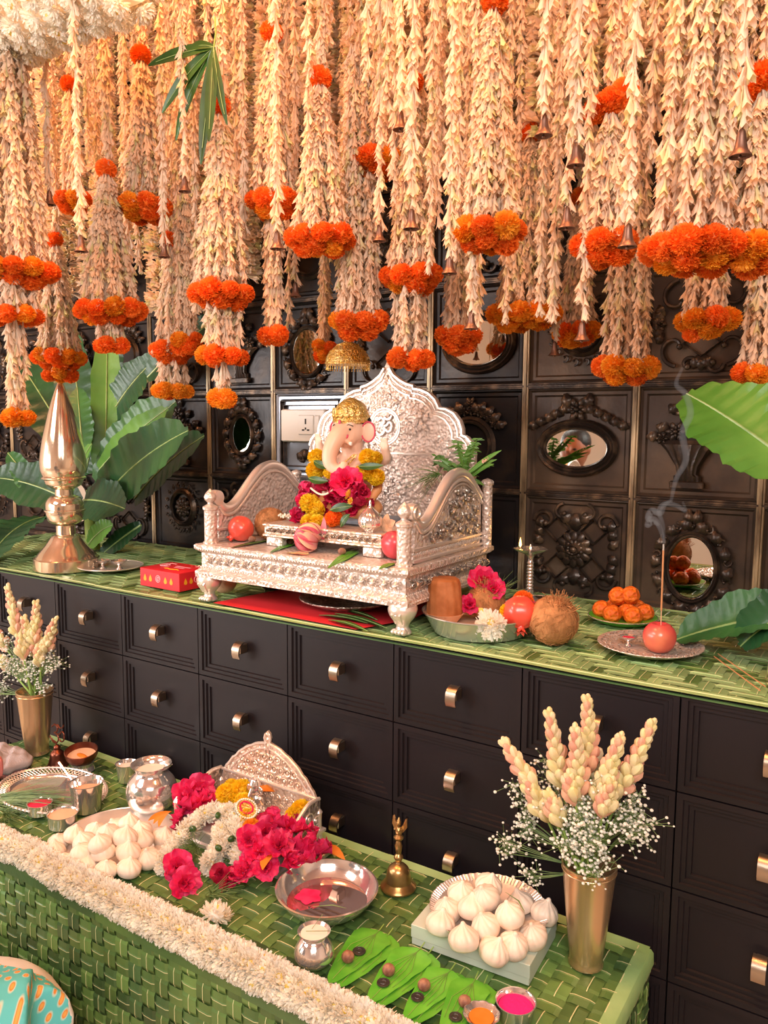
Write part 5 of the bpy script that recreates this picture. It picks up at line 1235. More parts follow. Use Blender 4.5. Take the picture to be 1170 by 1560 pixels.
A=np.array([1.862,.205,DZ+.055]); B=aty(1011,829,.19)
t=thing('incense_stick','thin burning incense stick stuck upright in the apple','incense',A); MB().add(tube([(0,0,0),(B-A)*.25],.0010,6)).obj('bare_stick',M['tan'],t); MB().add(tube([(B-A)*.22,(B-A)*.93],.0019,8)).obj('incense_paste',M['stick'],t); MB().add(tube([(B-A)*.93,(B-A)],.0017,8)).obj('ash_tip',M['ash'],t)
diya('tiny silver oil lamp on the embossed plate left of the apple',(1.795,.215,DZ+.007),.85,oil='kumkum')
# smoke
t=thing('incense_smoke','pale blue-grey smoke curling up from the incense stick','smoke',B)
def wisp(pts,r):
    P=[aty(x,y,.19+.01*math.sin(i*2.0))-B for i,(x,y) in enumerate(pts)]; P=np.array(smoothprof(P,5)); n=len(P); MB().add(tube(P,[r*(.35+1.3*math.sin(PI*(.1+.85*i/n))) for i in range(n)],8)).obj('wisp',M['smoke'],t)
wisp([(1012,828),(1006,806),(998,792),(988,790),(993,778),(1006,782),(1012,770),(1022,762)],.0045); wisp([(1012,828),(1010,800),(1004,780),(1012,768),(1030,770),(1044,778),(1040,764)],.0035); wisp([(1004,800),(994,795),(986,800),(990,786)],.004)
wisp([(1022,765),(1030,730),(1045,700),(1040,660),(1052,630),(1044,600),(1030,585),(1040,560)],.0045)
# two banana leaves at the right
t=thing('banana_leaf','broad light green banana leaf hanging in from the right edge before the carved wall','leaf',aty(1170,690,.30)); bleaf(t,(1240,735),(1046,600),112,'banana_l',.22,.34,.02,nrm=(.3,-.8,.55),fold=.22,seed=3,name='leaf_blade')
t=thing('banana_leaf','dark green banana leaf lying along the dresser mat at the right edge','leaf',aty(1170,960,.33)); bleaf(t,(1260,935),(1030,975),64,'banana',.26,.30,.03,nrm=(.1,-.6,.8),fold=.5,seed=5,name='leaf_blade'); 
t=thing('banana_leaf','folded dark green banana leaf end curling over the mat, right of the leaf tip','leaf',aty(1150,950,.30)); bleaf(t,(1240,930),(1128,985),56,'banana_d',.24,.26,.04,nrm=(.1,-.7,.7),fold=.6,seed=7,name='leaf_blade')
for i,(a,b_) in enumerate((((1088,1000),(1158,1052)),((1094,996),(1166,1046)))):
    A=atz(*a,DZ+.006);B2=atz(*b_,DZ+.010); t=thing('incense_stick','spare incense stick lying on the mat beside the right finial, '+('nearer' if i==0 else 'farther')+' one','incense',A); MB().add(tube([(0,0,0),B2-A],.0012,6)).obj('stick',M['stick'],t)

# ================================================================ LOW TABLE
Z=TZ+.003
def tp(px,py,z=None): return atz(px,py,Z if z is None else z)
# modaks
def modak_mesh(seed):
    R=.0245; g=random.Random(seed); a0=g.random(); 
    pr=smoothprof([(.0001,0),(R*.80,.001),(R*1.0,R*.36),(R*.97,R*.72),(R*.74,R*1.06),(R*.40,R*1.30),(R*.20,R*1.46),(R*.11,R*1.62),(.0001,R*1.68)],4)
    return MB().add(lathe(pr,66,rib=lambda a,z:1+(.13+.03*np.sin(a*2+a0*9))*(np.abs(np.cos((a+a0+z*10)*5.5))**.6)*np.clip((z-R*.2)/R,0,1)*1.3-.05+.03*np.sin(a*2+a0*5))).mesh('dumpling',[M['modak']],True,60)
MO=[modak_mesh(s) for s in range(4)]
def modaks(lst,label,group,base):
    ys=sorted(set(q[1] for q in lst)); rows=['back','second','third','front']; od=['first','second','third','fourth','fifth','sixth','seventh']; tmp=sorted(lst,key=lambda q:q[1]); n_=len(tmp); out=[]
    for r in range(4):
        seg=sorted(tmp[r*n_//4:(r+1)*n_//4])
        for j,q in enumerate(seg): out.append(q[:3]+('pleated modak on the plain silver plate, %s row, %s from the left'%(rows[r],od[j]),))
    lst=out
    for i,(px,py,h,lb) in enumerate(lst):
        P=atz(px,py,base+h+.018); t=thing('modak',(lb or label),'sweet',(P[0],P[1],base+h),0,group); o=link('dumpling',MO[i%4],t,(0,0,0),(.25*math.sin(i*2.3),.25*math.cos(i*1.7),i)); o.scale=(1+.06*math.sin(i),)*3
P=tp(165,1300); plate('modak_plate','wide plain silver plate heaped with modaks behind the flower garland','plate',(.820,-.318,Z),.128,.014,'silver_plain')
PB0=Z+.003
sc=1/3.9
zz=[(430,580,1),(510,620,1),(765,520,1),(640,575,1),(850,555,1),(955,590,0),(735,600,2),(600,632,2),(840,615,1),(345,625,0),(620,690,1),(490,680,1),(755,680,1),(885,715,0),(380,745,0),(515,765,0),(625,785,0),(760,780,0),(320,690,0),(700,540,0),(560,560,0)]
modaks([(x*sc,1120+y*sc,.020*h,None) for x,y,h in zz],'pale pleated modak in the heap on the plain silver plate','modaks on the left plate',PB0)
# oval pierced tray
A=tp(85,1228); tr_=thing('oval_tray','large oval silver tray with a pierced rim, holding powders and grass','tray',(.500,-.268,Z)); ex=1.42; R=.112
def ov(V): return V*np.array([ex,1,1])
V,F=lathe([(.0001,.002),(R*.78,.002),(R*.80,.004),(R*.82,.009),(R*.82,.0075),(R*.79,.001),(.0001,0)],80,cap=False); MB().add((ov(V),F)).obj('dish',M['silver_shiny'],tr_)
V,F=lathe([(R*.82,.009),(R*.84,.010),(R*.84,.0085)],80,cap=False); g=MB().add((ov(V),F))
for k in range(80):
    a=2*PI*k/80
    for d in (-1,1):
        b_=a+d*2*PI/80*1.1; g.add(tube([(ex*R*.84*math.cos(a),R*.84*math.sin(a),.010),(ex*R*.97*math.cos(b_),R*.97*math.sin(b_),.016)],.0012,4,False))
g.obj('pierced_rim',M['silver_plain'],tr_)
g=MB(); V,F=torus(R*.985,.0028,80,6); g.add((ov(V),F),0,Tm((0,0,.017)))
for k in range(80): a=2*PI*k/80; g.add(sphere(.0034,6,4),0,Tm((ex*R*1.0*math.cos(a),R*1.0*math.sin(a),.017)))
g.obj('outer_rim',M['silver_plain'],tr_)
zt=Z+.004
def cup_at(px,py,wpx,hpx,name,label,m,fill,r0=.9,fz=.85,z=zt,fname='filling'):
    P=atz(px,py,z); R=msz(wpx/2,P); P=P+np.array([0,R*.5,0]); P[2]=z; return cup(name,label,'cup',P,R,msz(hpx,P),m,fill,r0,fz,fname=fname)
cup_at(53,1242,36,17,'powder_cup','low round silver cup full of red powder on the oval tray','silver_shiny','kumkum',fname='red_powder')
cup_at(86,1262,44,20,'powder_cup','low round silver cup full of tan paste, front one on the oval tray','silver_shiny','tan',fname='sandal_paste')
c=cup_at(122,1238,50,44,'silver_tumbler','shiny silver tumbler with a spoon in it, on the oval tray','silver_shiny','tan',.78,.7,fname='liquid')
P=np.array(c.location); A=aty(90,1165,P[1])-P; t=thing('spoon','small silver spoon leaning in the tumbler on the oval tray','spoon',P+[0,0,.006])
B_=np.array([.008,0,.012]); MB().add(tube([A,A*.5+B_*.5,B_+[0,0,.012]],[.0032,.0018,.0018],8)).obj('handle',M['silver_shiny'],t); MB().add(sphere((.008,.006,.010),14,8),0,Tm(B_)).obj('scoop',M['silver_shiny'],t)
t=thing('flower_petal','pink and white petal lying beside the tumbler on the oval tray','petal',tp(92,1218,zt)); leafshape(bez((-.01,0,0),(0,0,.008),(.012,0,.001),6),.008,'tube_pink',t,(0,0,1),rib=0,name='petal_blade')
grassbunch('durva_grass','thick bundle of green grass blades lying across the oval tray',atz(-8,1216,zt+.010),190,.23,.12,(1,.40,.05),'grass',.0008,21,curl=.12)
grassbunch('durva_grass','loose curled grass at the left end of the oval tray',tp(8,1240,zt+.006),60,.06,.5,(.4,-.1,.15),'grass',.0007,22)
# behind the tray
cup_at(187,1192,32,28,'silver_cup','small silver cup behind the silver pitcher on the low table','silver_shiny','water',.75,.8,Z,fname='liquid')
P=tp(218,1243)+[0,.028,0]; R=msz(38,P)
lo_=thing('silver_pitcher','round-bellied shiny silver pitcher with a spout, behind the modak plate','pitcher',(P[0],P[1],Z))
pr=smoothprof([(R*.45,0),(R*.5,R*.04),(R*.88,R*.4),(R*1.0,R*.85),(R*.9,R*1.3),(R*.66,R*1.6),(R*.60,R*1.72)],4)+[(R*.64,R*1.80),(R*.78,R*1.98),(R*.80,R*2.0),(R*.76,R*1.99),(R*.60,R*1.82),(R*.56,R*1.65)]
MB().add(lathe(pr,56,cap=False)).obj('belly',M['silver_shiny'],lo_); MB().add(lathe([(.0001,R*1.74),(R*.58,R*1.74)][::-1],32,cap=False)).obj('milk',M['water'],lo_)
MB().add(blade([(R*.55,0,R*1.78),(R*.85,R*.05,R*1.95),(R*1.12,R*.08,R*2.2)],[R*.26,R*.18,R*.05],(-.4,0,1),fold=.5,nw=6,thick=.0012)).obj('spout',M['silver_shiny'],lo_)
P=tp(116,1176)+[0,.02,0]; R=msz(24,P); t=thing('ring_stand','small silver ring stand under the copper-brown bowl','stand',(P[0],P[1],Z)); MB().add(lathe([(R*.75,0),(R*.78,0),(R*.66,.012),(R*.74,.022),(R*.70,.022),(R*.62,.012)],32,cap=False)).obj('ring',M['silver_shiny'],t)
t=thing('wooden_bowl','brown half-shell bowl with orange paste, on the ring stand near the drawers','bowl',(P[0],P[1],Z+.016)); t.rotation_euler=(.12,.1,0)
MB().add(lathe(smoothprof([(.0001,0),(R*.5,.004),(R*.92,R*.5),(R*1.02,R*.95)],4)+[(R*.98,R*.98),(R*.86,R*.55),(R*.4,.012),(.0001,.008)],36,cap=False)).obj('shell',M['copper'],t); MB().add(lathe([(.0001,R*.62),(R*.88,R*.60)][::-1],28,cap=False)).obj('paste',M['tan'],t); MB().add(sphere((R*.45,R*.2,.003),12,6),0,Tm((R*.1,-.002,R*.63))).obj('orange_smear',M['orange_petal'],t)
P=tp(82,1168)+[0,.012,0]; t=thing('copper_om_holder','copper incense holder shaped as a bell with an om sign on top','incense holder',(P[0],P[1],Z)); k_=msz(14,P)
MB().add(lathe(smoothprof([(k_*1.15,0),(k_*1.0,.006),(k_*.8,.022),(k_*.7,.036),(k_*.4,.044),(k_*.25,.048)],3),28)).obj('bell_base',M['copper'],t)
MB().add(sphere(k_*.38,12,8),0,Tm((0,0,.050))).obj('knob',M['copper'],t)
g=MB()
for c in om: g.add(tube([(x*1.15+.004,0,z*1.15+.088) for x,z in np.array(smoothprof(c,4))],.0022,6))
g.add(tube([(0,0,.05),(-.004,0,.066),(-.026,0,.070),(-.030,0,.078)],.0018,6)); g.obj('om_sign',M['copper'],t)
# folded towels
P=tp(20,1185)
t=thing('folded_towel','crumpled grey towel folded at the left edge of the low table','towel',(.235,-.245,Z+.014))
def cushion(hx,hy,hz,seed,n=26,amp=.12):
    g=np.random.default_rng(seed); ph=g.random(6)*6
    def f(V):
        u,v=V[:,0]/hx,V[:,1]/hy; w=1+amp*np.sin(u*7+ph[0])*np.cos(v*5+ph[1])+amp*.6*np.sin(u*13+v*9+ph[2]); return V*np.stack([1+.04*np.sin(v*6+ph[3]),1+.05*np.sin(u*7+ph[4]),w],-1)
    V,F=sphere(1,n*2,n); V=np.sign(V)*np.abs(V)**.62*[hx,hy,hz]; return f(V),F
MB().add(cushion(.098,.058,.020,1,amp=.28)).obj('upper_fold',M['greycloth'],t,(0,0,.012)); 
t=thing('folded_towel','plum and grey striped towel under the crumpled grey towel','towel',(.215,-.255,Z+.010)); MB().add(cushion(.115,.072,.010,2,amp=.3)).obj('lower_fold',M['plumcloth'],t)
# ---------------------------------------------------------------- chrysanthemum garland
gl=thing('chrysanthemum_garland','long fluffy garland of cream-white chrysanthemums along the front edge of the low table','garland',(.60,-.44,Z))
pts=[(-60,1255),(0,1283),(51,1300),(92,1334),(140,1357),(205,1383),(256,1410),(325,1450),(393,1478),(450,1506),(510,1538),(570,1572),(640,1612),(700,1650)]
pp=np.array(smoothprof([np.array(atz(*q,Z+.018)) for q in pts],6)); pp[:,1]=np.clip(pp[:,1],-.485,-.05); base=np.array(gl.location)
dd=np.r_[0,np.cumsum(np.linalg.norm(np.diff(pp,axis=0),axis=1))]; g=random.Random(6); s=0;i=0
while s<dd[-1]:
    c=np.array([np.interp(s,dd,pp[:,k]) for k in range(3)])
    for j in range(4):
        a=j*PI/2.4-.25+g.uniform(-.2,.2); n_=Vector((g.uniform(-.5,.5),-math.cos(a),math.sin(a))); off=np.array([g.uniform(-.006,.006),-math.cos(a)*.014,math.sin(a)*.010-.004])
        link('chrysanthemum',MUM[(i+j)%3],gl,c+off-base,Vector((0,0,1)).rotation_difference(n_).to_euler(),g.uniform(.72,.9))
    s+=.017;i+=1
P=tp(330,1402); t=thing('chrysanthemum','single white chrysanthemum with yellow centre lying behind the long garland','flower',(P[0],P[1],Z+.012)); link('petals',MUM[1],t,(0,0,0),(-.4,.2,0),.95)
# ---------------------------------------------------------------- small silver throne
sx_,sy_=1.06,-.235
st2=thing('small_silver_throne','small embossed silver throne with a scalloped back, loaded with flowers, on the low table','throne',(sx_,sy_,Z))
MB().add(rectloft(.155,.0,.155,[(.004,.0),(.004,.008),(0,.012),(0,.030),(.006,.034),(.006,.040),(.003,.042)])).obj('base',M['silver_plain'],st2,smooth=False)
h2=[(0,.234),(.006,.228),(.009,.218),(.006,.206),(.022,.202),(.036,.198),(.050,.190),(.064,.184),(.078,.174),(.090,.166),(.102,.152),(.112,.146),(.124,.130),(.134,.120),(.142,.104),(.146,.088),(.150,.04)]
ol=h2+[(-x,z) for x,z in h2[::-1]]
def flat2(poly,y0,y1,cz):
    n=len(poly); c=2*n; V=[(x,y,z) for y in (y0,y1) for x,z in poly]+[(0,y0,cz),(0,y1,cz)]; F=[]
    for i in range(n): j=(i+1)%n; F+=[(i,n+i,n+j,j),(c,i,j),(c+1,n+j,n+i)]
    return V,F
MB().add(flat2(ol,.150,.156,.10)).obj('backrest',M['bronze_plate'],st2,smooth=False)
g=MB()
for s_,r_ in ((.985,.0032),(.88,.0020)): g.add(tube([(x*s_,.1495,(z-.08)*s_+.08) for x,z in ol[1:-1]],r_,6))
g.add(bbox(-.146,.146,.145,.152,.106,.112,.001)); g.obj('back_border',M['silver_plain'],st2)
s=MB()
for kx in range(-6,7):
    for kz in range(6):
        x=kx*.020+(.01 if kz%2 else 0); z=.058+kz*.022
        if abs(x)<.135-(max(0,z-.10))*1.05 and (z<.098 or z>.118): s.add(torus(.0075,.0014,10,5),0,Tm((x,0,z),rx=PI/2)); s.add(sphere((.004,.002,.004),6,4),0,Tm((x,0,z)))
g=MB(); merge(g,s,Tm((0,.149,0))); tag(g.obj('back_carving',M['bronze_plate'],st2),None,None,None,'stuff')
for sx in (-1,1):
    a2=np.array(smoothprof([(.010,.078),(.028,.070),(.055,.078),(.085,.098),(.115,.112),(.150,.110)],4)); V=[];F=[];n=len(a2)
    for x in (-.003,.003):
        for y,z in a2: V+=[(x,y,.042),(x,y,z)]
    for k in range(n-1): a=2*k;c=2*n+a; F+=[(a,a+1,a+3,a+2),(c,c+2,c+3,c+1),(a+1,c+1,c+3,a+3)]
    F+=[(0,2*n,2*n+1,1)]
    MB().add((V,F)).obj('arm_panel',M['silver_dark'],st2,(sx*.150,0,0),smooth=False)
    g=MB().add(tube([(0,y,z) for y,z in a2],.0045,8))
    for (y,z,r) in [(.05,.060,.010),(.08,.068,.013),(.11,.078,.014),(.135,.065,.010)]: g.add(torus(r,.0016,14,5),0,Tm((sx*.004,y,z),ry=PI/2)); g.add(sphere((.003,r*.5,r*.5),8,6),0,Tm((sx*.004,y,z)))
    g.obj('arm_rail',M['silver_plain'],st2,(sx*.150,0,0))
    for yy in (.008,.148): MB().add(lathe([(.010,0),(.007,.012),(.007,.075),(.009,.080),(.001,.092)],12)).obj('post',M['silver_plain'],st2,(sx*.150,yy,.0))
MB().add(bbox(.155,.196,.100,.150,0,.014,.003)).obj('foot_plate',M['silver_plain'],st2)
# small silver idol
t=thing('small_silver_idol','small crowned silver figurine sitting against the back of the small throne','idol',(1.055,-.125,Z+.045)); m=MB()
ell(m,(0,0,.014),(.030,.022,.014)); ell(m,(0,0,.034),(.018,.014,.020)); ell(m,(0,-.002,.062),(.013,.012,.014)); m.add(tube([(0,-.010,.062),(-.002,-.018,.048),(.004,-.020,.038)],[.006,.005,.003],8)); m.add(lathe([(.013,.070),(.014,.074),(.009,.086),(.001,.094)],14))
for sx in (-1,1): m.add(tube([(sx*.014,0,.046),(sx*.027,-.004,.036),(sx*.026,-.012,.052)],[.006,.005,.004],8)); ell(m,(sx*.017,0,.062),(.008,.003,.010))
remesh(m,'figure',[M['silver_shiny']],t,.0018,3)
# heaps of flowers : each its own thing by kind, placed on real heights
def heap(name,label,cat,loc,items,group=None):
    t=thing(name,label,cat,loc,0,group); base=np.array(loc)
    for i,(k,px,py,z,s) in enumerate(items):
        P=atz(px,py,Z+z); w=msz(s,P); me,ref={'hib':(HIB[i%3],.062),'rose':(ROSE[i%2],.040),'mum':(MUM[i%3],.052),O_:(MG[O_][i%3],.053),Y_:(MG[Y_][i%3],.053),L_:(MG[L_][i%3],.053)}[k]
        link({'hib':'hibiscus','rose':'rose','mum':'chrysanthemum'}.get(k,'marigold'),me,t,P-base,(.75+.4*math.sin(i*1.9),.5*math.cos(i*2.7)+.2,i*1.3),w/ref)
    return t
g=random.Random(12)
cl=[('hib',px,py,z,s) for px,py,z,s in [(380,1280,.08,38),(405,1268,.085,42),(430,1262,.09,42),(455,1268,.085,40),(480,1280,.075,36),(395,1300,.06,40),(425,1290,.075,44),(455,1295,.065,44),(485,1300,.055,36),(380,1318,.04,38),(405,1322,.045,36),(440,1312,.05,40),(470,1316,.04,40),(492,1290,.05,26),(420,1250,.09,30),(370,1330,.03,34)]]
heap('pink_flower_heap','heap of crinkled magenta flowers covering the right front of the small throne','flowers',(1.17,-.25,Z+.03),cl)
heap('pink_flower_heap','tall bunch of crinkled pink flowers at the left arm of the small throne','flowers',(.93,-.15,Z+.06),[('hib',285,1215,.075,44),('hib',300,1205,.085,44),('hib',290,1235,.06,44),('hib',305,1225,.07,40),('hib',278,1245,.05,34),('hib',312,1240,.05,36)])
heap('pink_flower','single magenta flower cluster lying lowest left before the small throne','flower',(1.02,-.33,Z+.01),[('hib',272,1322,.020,44),('hib',280,1345,.014,42),('hib',268,1338,.012,30)])
heap('red_flower','dark red flowers under the white garland in front of the small throne','flower',(1.1,-.29,Z+.01),[('rose',335,1330,.028,30),('rose',350,1336,.022,32),('rose',330,1345,.015,30),('rose',362,1345,.012,30),('rose',345,1352,.010,26),('rose',402,1250,.08,26),('rose',415,1240,.085,24),('rose',455,1252,.07,26)])
heap('marigold_heap','yellow marigolds at the left shoulder of the small throne','flowers',(1.0,-.12,Z+.08),[(Y_,345,1210,.085,34),(Y_,368,1205,.09,36),(Y_,372,1222,.08,32),(Y_,352,1196,.085,22)])
heap('marigold','large yellow marigold beside the right arm of the small throne','flower',(1.18,-.15,Z+.07),[(Y_,460,1238,.075,40),(Y_,448,1244,.07,30)])
heap('marigold_heap','deep yellow marigolds under the pearl brooch','flowers',(1.08,-.25,Z+.06),[(L_,383,1262,.075,30),(Y_,378,1245,.085,28),(L_,376,1280,.05,28)])
# white garland over front
wg=thing('white_petal_garland','looped garland of white flowers with yellow centres draped before the small throne','garland',(1.02,-.28,Z+.02)); base=np.array(wg.location)
loop=[(250,1318,.012),(262,1295,.025),(280,1272,.045),(302,1250,.06),(325,1238,.075),(345,1240,.078),(360,1255,.07),(366,1275,.06),(368,1295,.045),(366,1310,.03)]
lp2=[(320,1318,.02),(330,1300,.035),(340,1285,.05),(338,1265,.06),(325,1318,.018)]
i=0
for (L_1,nn) in ((loop,34),(lp2[:4],14)):
    A=np.array(smoothprof([np.array(atz(x,y,Z+z)) for x,y,z in L_1],8))
    for k in range(nn):
        P=A[int(k/(nn-1)*(len(A)-1))]+np.array([.004*math.sin(k*3),.004*math.cos(k*5),.003*(k%2)]); link('chrysanthemum',MUM[k%3],wg,P-base,(.6*math.sin(k*1.7)+.5,.6*math.cos(k*2.3),k),.74)
g=MB()
for x,y,z in ((332,1242,.088),(293,1263,.06),(272,1270,.05),(333,1292,.06),(353,1278,.07)): P=atz(x,y,Z+z)-base; ell(g,P,(.009,.006,.007),(0,0,x))
g.obj('dark_leaf_knot',M['mango'],wg)
br=thing('pearl_brooch','oval red and gold brooch edged with pearls on the small throne','brooch',atz(376,1232,Z+.10)); br.rotation_euler=(.35,.25,-.3)
MB().add(lathe([(.0001,.004),(.016,.003),(.022,.0),(.0001,-.001)],28,cap=False)).obj('plate',M['gold'],br).scale=(1.25,.8,1); 
MB().add(torus(.015,.0022,28,6,1.25,.8),0,Tm((0,0,.004))).obj('red_inlay',M['kumkum'],br)
g=MB()
for k in range(30): a=2*PI*k/30; g.add(sphere(.0027,7,5),0,Tm((.030*math.cos(a),.020*math.sin(a),.001)))
g.obj('pearl_edge',M['beads'],br)
for i,(pts_,z_,lb) in enumerate([([(400,1325),(410,1300),(415,1285)],.06,'orange petals hanging in front of the magenta flower heap'),([(262,1236),(240,1232),(232,1250)],.05,'orange petals at the left of the pink flower bunch'),([(500,1290),(510,1285),(515,1300)],.02,'orange petals behind the right arm of the small throne'),([(392,1205),(408,1192),(420,1196)],.09,'orange petals on the back of the small throne')]):
    P=atz(*pts_[0],Z+z_); t=thing('orange_petals',lb,'petals',P)
    for k in range(3): B2=atz(pts_[2][0]+k*6-6,pts_[2][1]+k*4,Z+z_)-P; leafshape(bez((0,0,0),B2*.5+[0,-.006,.008+.004*k],B2+[.004*k,0,0],6),.009,'orange_petal',t,(0,-.6,.8),'petal',rib=0)
grassbunch('durva_grass','tangled grass between the white garland loops',atz(298,1292,Z+.03),120,.05,.7,(0,-.3,.1),'grass',.0006,31)
grassbunch('durva_grass','grass blades spread on the mat before the small throne',atz(320,1362,Z+.006),110,.08,.45,(.6,-.2,.02),'grass',.0006,32,curl=.15)
# ---------------------------------------------------------------- silver bowl of water
R=.098; bw=thing('water_bowl','wide shallow shiny silver bowl of water with pink reflections','bowl',(1.365,-.262,Z))
MB().add(lathe(smoothprof([(R*.55,0),(R*.60,.003),(R*.80,.016),(R*.95,.034),(R,.044)],4)+[(R+.0025,.0455),(R-.001,.0465),(R*.95,.036),(R*.80,.018),(R*.60,.005),(.0001,.004)],72,cap=False)).obj('bowl_body',M['silver_shiny'],bw)
MB().add(lathe([(.0001,.018),(R*.79,.018)][::-1],64,cap=False)).obj('water',M['bowl_water'],bw)
t=thing('flower_petal','pink petals floating at the left in the water bowl','petal',(1.33,-.275,Z+.0195))
for k in range(5): a=k*1.3; leafshape(bez((0,0,0),(.014*math.cos(a),.014*math.sin(a),.002),(.028*math.cos(a),.028*math.sin(a),.0005),6),.013,'magenta',t,(0,0,1),'petal',rib=0,fold=.03)
t=thing('grass_blade','thin yellow-green blade lying across the water bowl','grass',(1.36,-.29,Z+.022)); MB().add(blade([(0,-.01,0),(.03,.012,.002),(.06,.016,.004)],[.0006,.0016,.0004],(0,0,1),nw=2)).obj('blade',M['palm_l'],t)
# small pot of milk
P=tp(475,1484)+[-.012,.022,0]; R=msz(30,P); po=thing('milk_pot','small round silver pot of milk at the garland edge before the water bowl','pot',(P[0],P[1],Z))
MB().add(lathe(smoothprof([(R*.5,0),(R*.62,.002),(R*.98,R*.45),(R*1.0,R*.85),(R*.75,R*1.3),(R*.58,R*1.5),(R*.60,R*1.62)],4)+[(R*.82,R*1.82),(R*.84,R*1.84),(R*.80,R*1.84),(R*.56,R*1.6)],48,cap=False)).obj('belly',M['silver_shiny'],po); MB().add(lathe([(.0001,R*1.72),(R*.69,R*1.72)][::-1],28,cap=False)).obj('milk',M['water'],po)
t=thing('grass_blade','two thin blades resting on the mouth of the milk pot','grass',(P[0],P[1],Z+R*1.86)); g=MB(); g.add(tube([(-.01,-.01,0),(.03,.012,.003),(.055,.02,.0)],.0006,4)); g.add(tube([(-.005,.0,0),(.004,.02,.02)],.0006,4)); g.obj('blades',M['grass'],t)
# ---------------------------------------------------------------- betel leaves, nuts, coins
def betel(x0,y0,x1,y1,wpx,dz,label,sh=(0,0)):
    A=atz(x0+sh[0],y0+sh[1],Z+dz);B2=atz(x1+sh[0],y1+sh[1],Z+dz); t=thing('betel_leaf',label,'leaf',A,0,'betel leaves'); L=B2-A; n=14; w=msz(wpx/2,(A+B2)/2); ts=np.linspace(0,1,n)
    path=bez((0,0,0),L/2+[0,0,.004],L+[0,0,.001],n); Wd=[w*max(.02,((1-t_)**.55)*min(1,(t_/.14)**.5)*1.12) if t_<.9 else w*.34*(1-t_)/.1+.0003 for t_ in ts]; Wd[0]=w*.15
    MB().add(blade(path,Wd,(0,0,1),fold=.05,nw=8,wave=.05,seed=int(x0),thick=.0004),0).obj('leaf_blade',M['betel'],t)
    ln=np.linalg.norm(L); d=L/ln; s=np.cross(d,[0,0,1]); g=MB().add(tube([p+np.array([0,0,.0008]) for p in path[:-1]],.0007,4))
    for sgn in (-1,1):
        for q in (.35,.75): g.add(tube([path[1]+[0,0,.0012],path[5]+s*sgn*w*q*.75+[0,0,.0022],path[9]+s*sgn*w*q*.55+[0,0,.002]],.0005,4))
    g.obj('vein',M['stem'],t); MB().add(tube([(0,0,.001),tuple(-d*.016+[0,0,.004])],.0011,5)).obj('stalk',M['stem'],t); return t
BL=[(578,1418,500,1500,66,'first betel leaf pair from the left, beside the milk pot'),(640,1446,560,1530,66,'second betel leaf pair from the left'),(687,1478,615,1556,62,'third betel leaf pair from the left'),(724,1492,672,1590,64,'rightmost betel leaf pair, left of the pink powder cup')]
for i,(a,b_,c,d,w,lb) in enumerate(BL):
    betel(a,b_,c,d,w,.0015+.004*i,'lower leaf of the '+lb,(14,6)); betel(a,b_,c,d,w,.0045+.004*i,'upper leaf of the '+lb)
which=['first','second','third','rightmost']
for i,(n_,c_) in enumerate([((530,1464),(547,1449)),((592,1484),(584,1497)),((646,1507),(636,1519)),((708,1532),(694,1549))]):
    zl=Z+.010+.004*i; P=atz(*n_,zl); r=msz(10,P); t=thing('betel_nut','round brown betel nut on the %s betel leaf pair'%which[i],'nut',(P[0],P[1],zl+r*.7),0,'betel nuts on leaves'); MB().add(sphere((r,r,r*.9),16,10)).obj('kernel',M['nut'],t)
    P=atz(*c_,zl); r=msz(10,P); t=thing('coin','dull grey coin on the %s betel leaf pair'%which[i],'coin',(P[0],P[1],zl-.001),0,'coins on leaves'); MB().add(lathe([(.0001,.0),(r,0),(r*1.02,.001),(r,.002),(r*.9,.0022),(r*.88,.0018),(.0001,.0018)],28)).obj('disc',M['coin'],t); MB().add(torus(r*.45,.0005,16,4),0,Tm((0,0,.002))).obj('embossing',M['coin'],t)
# ---------------------------------------------------------------- bell
P=tp(603,1362)+[-.008,.022,0]; t=thing('brass_hand_bell','old brass hand bell with a winged figure on its handle, between throne and drawers','bell',(P[0],P[1],Z)); k_=msz(27,P)/.0315
S3=lambda L:[(r*k_,z*k_) for r,z in L]
MB().add(lathe(S3([(.0001,.0),(.026,.0),(.0315,.001),(.032,.004),(.029,.008),(.0245,.012),(.0235,.014)]+smoothprof([(.0235,.014),(.0215,.024),(.0185,.036),(.012,.043),(.006,.046)],3)),40)).obj('bell_cup',M['brass_old'],t)
MB().add(lathe(S3([(.006,.045),(.0045,.049),(.0075,.054),(.0085,.057),(.0075,.060),(.0045,.064),(.0055,.070),(.0070,.078),(.0055,.084),(.004,.088),(.0085,.092),(.0090,.095),(.006,.098),(.004,.100)]),24)).obj('handle',M['brass_old'],t)
m=MB(); ell(m,(0,0,.106),(.007,.006,.009)); ell(m,(0,-.001,.120),(.0045,.0045,.005)); m.add(tube([(0,0,.122),(0,.001,.131)],[.0045,.001],8)); m.add(tube([(0,-.004,.120),(0,-.008,.119)],[.002,.0006],6))
for sx in (-1,1): m.add(blade([(sx*.004,.001,.106),(sx*.011,.003,.116),(sx*.013,.003,.130)],[.004,.0045,.001],(0,-1,0),nw=3,thick=.003)); m.add(tube([(sx*.006,0,.108),(sx*.004,-.007,.112)],.002,6))
MB_=MB(); merge(MB_,m,Tm(s=k_)); MB_.obj('winged_figure',M['brass_old'],t)
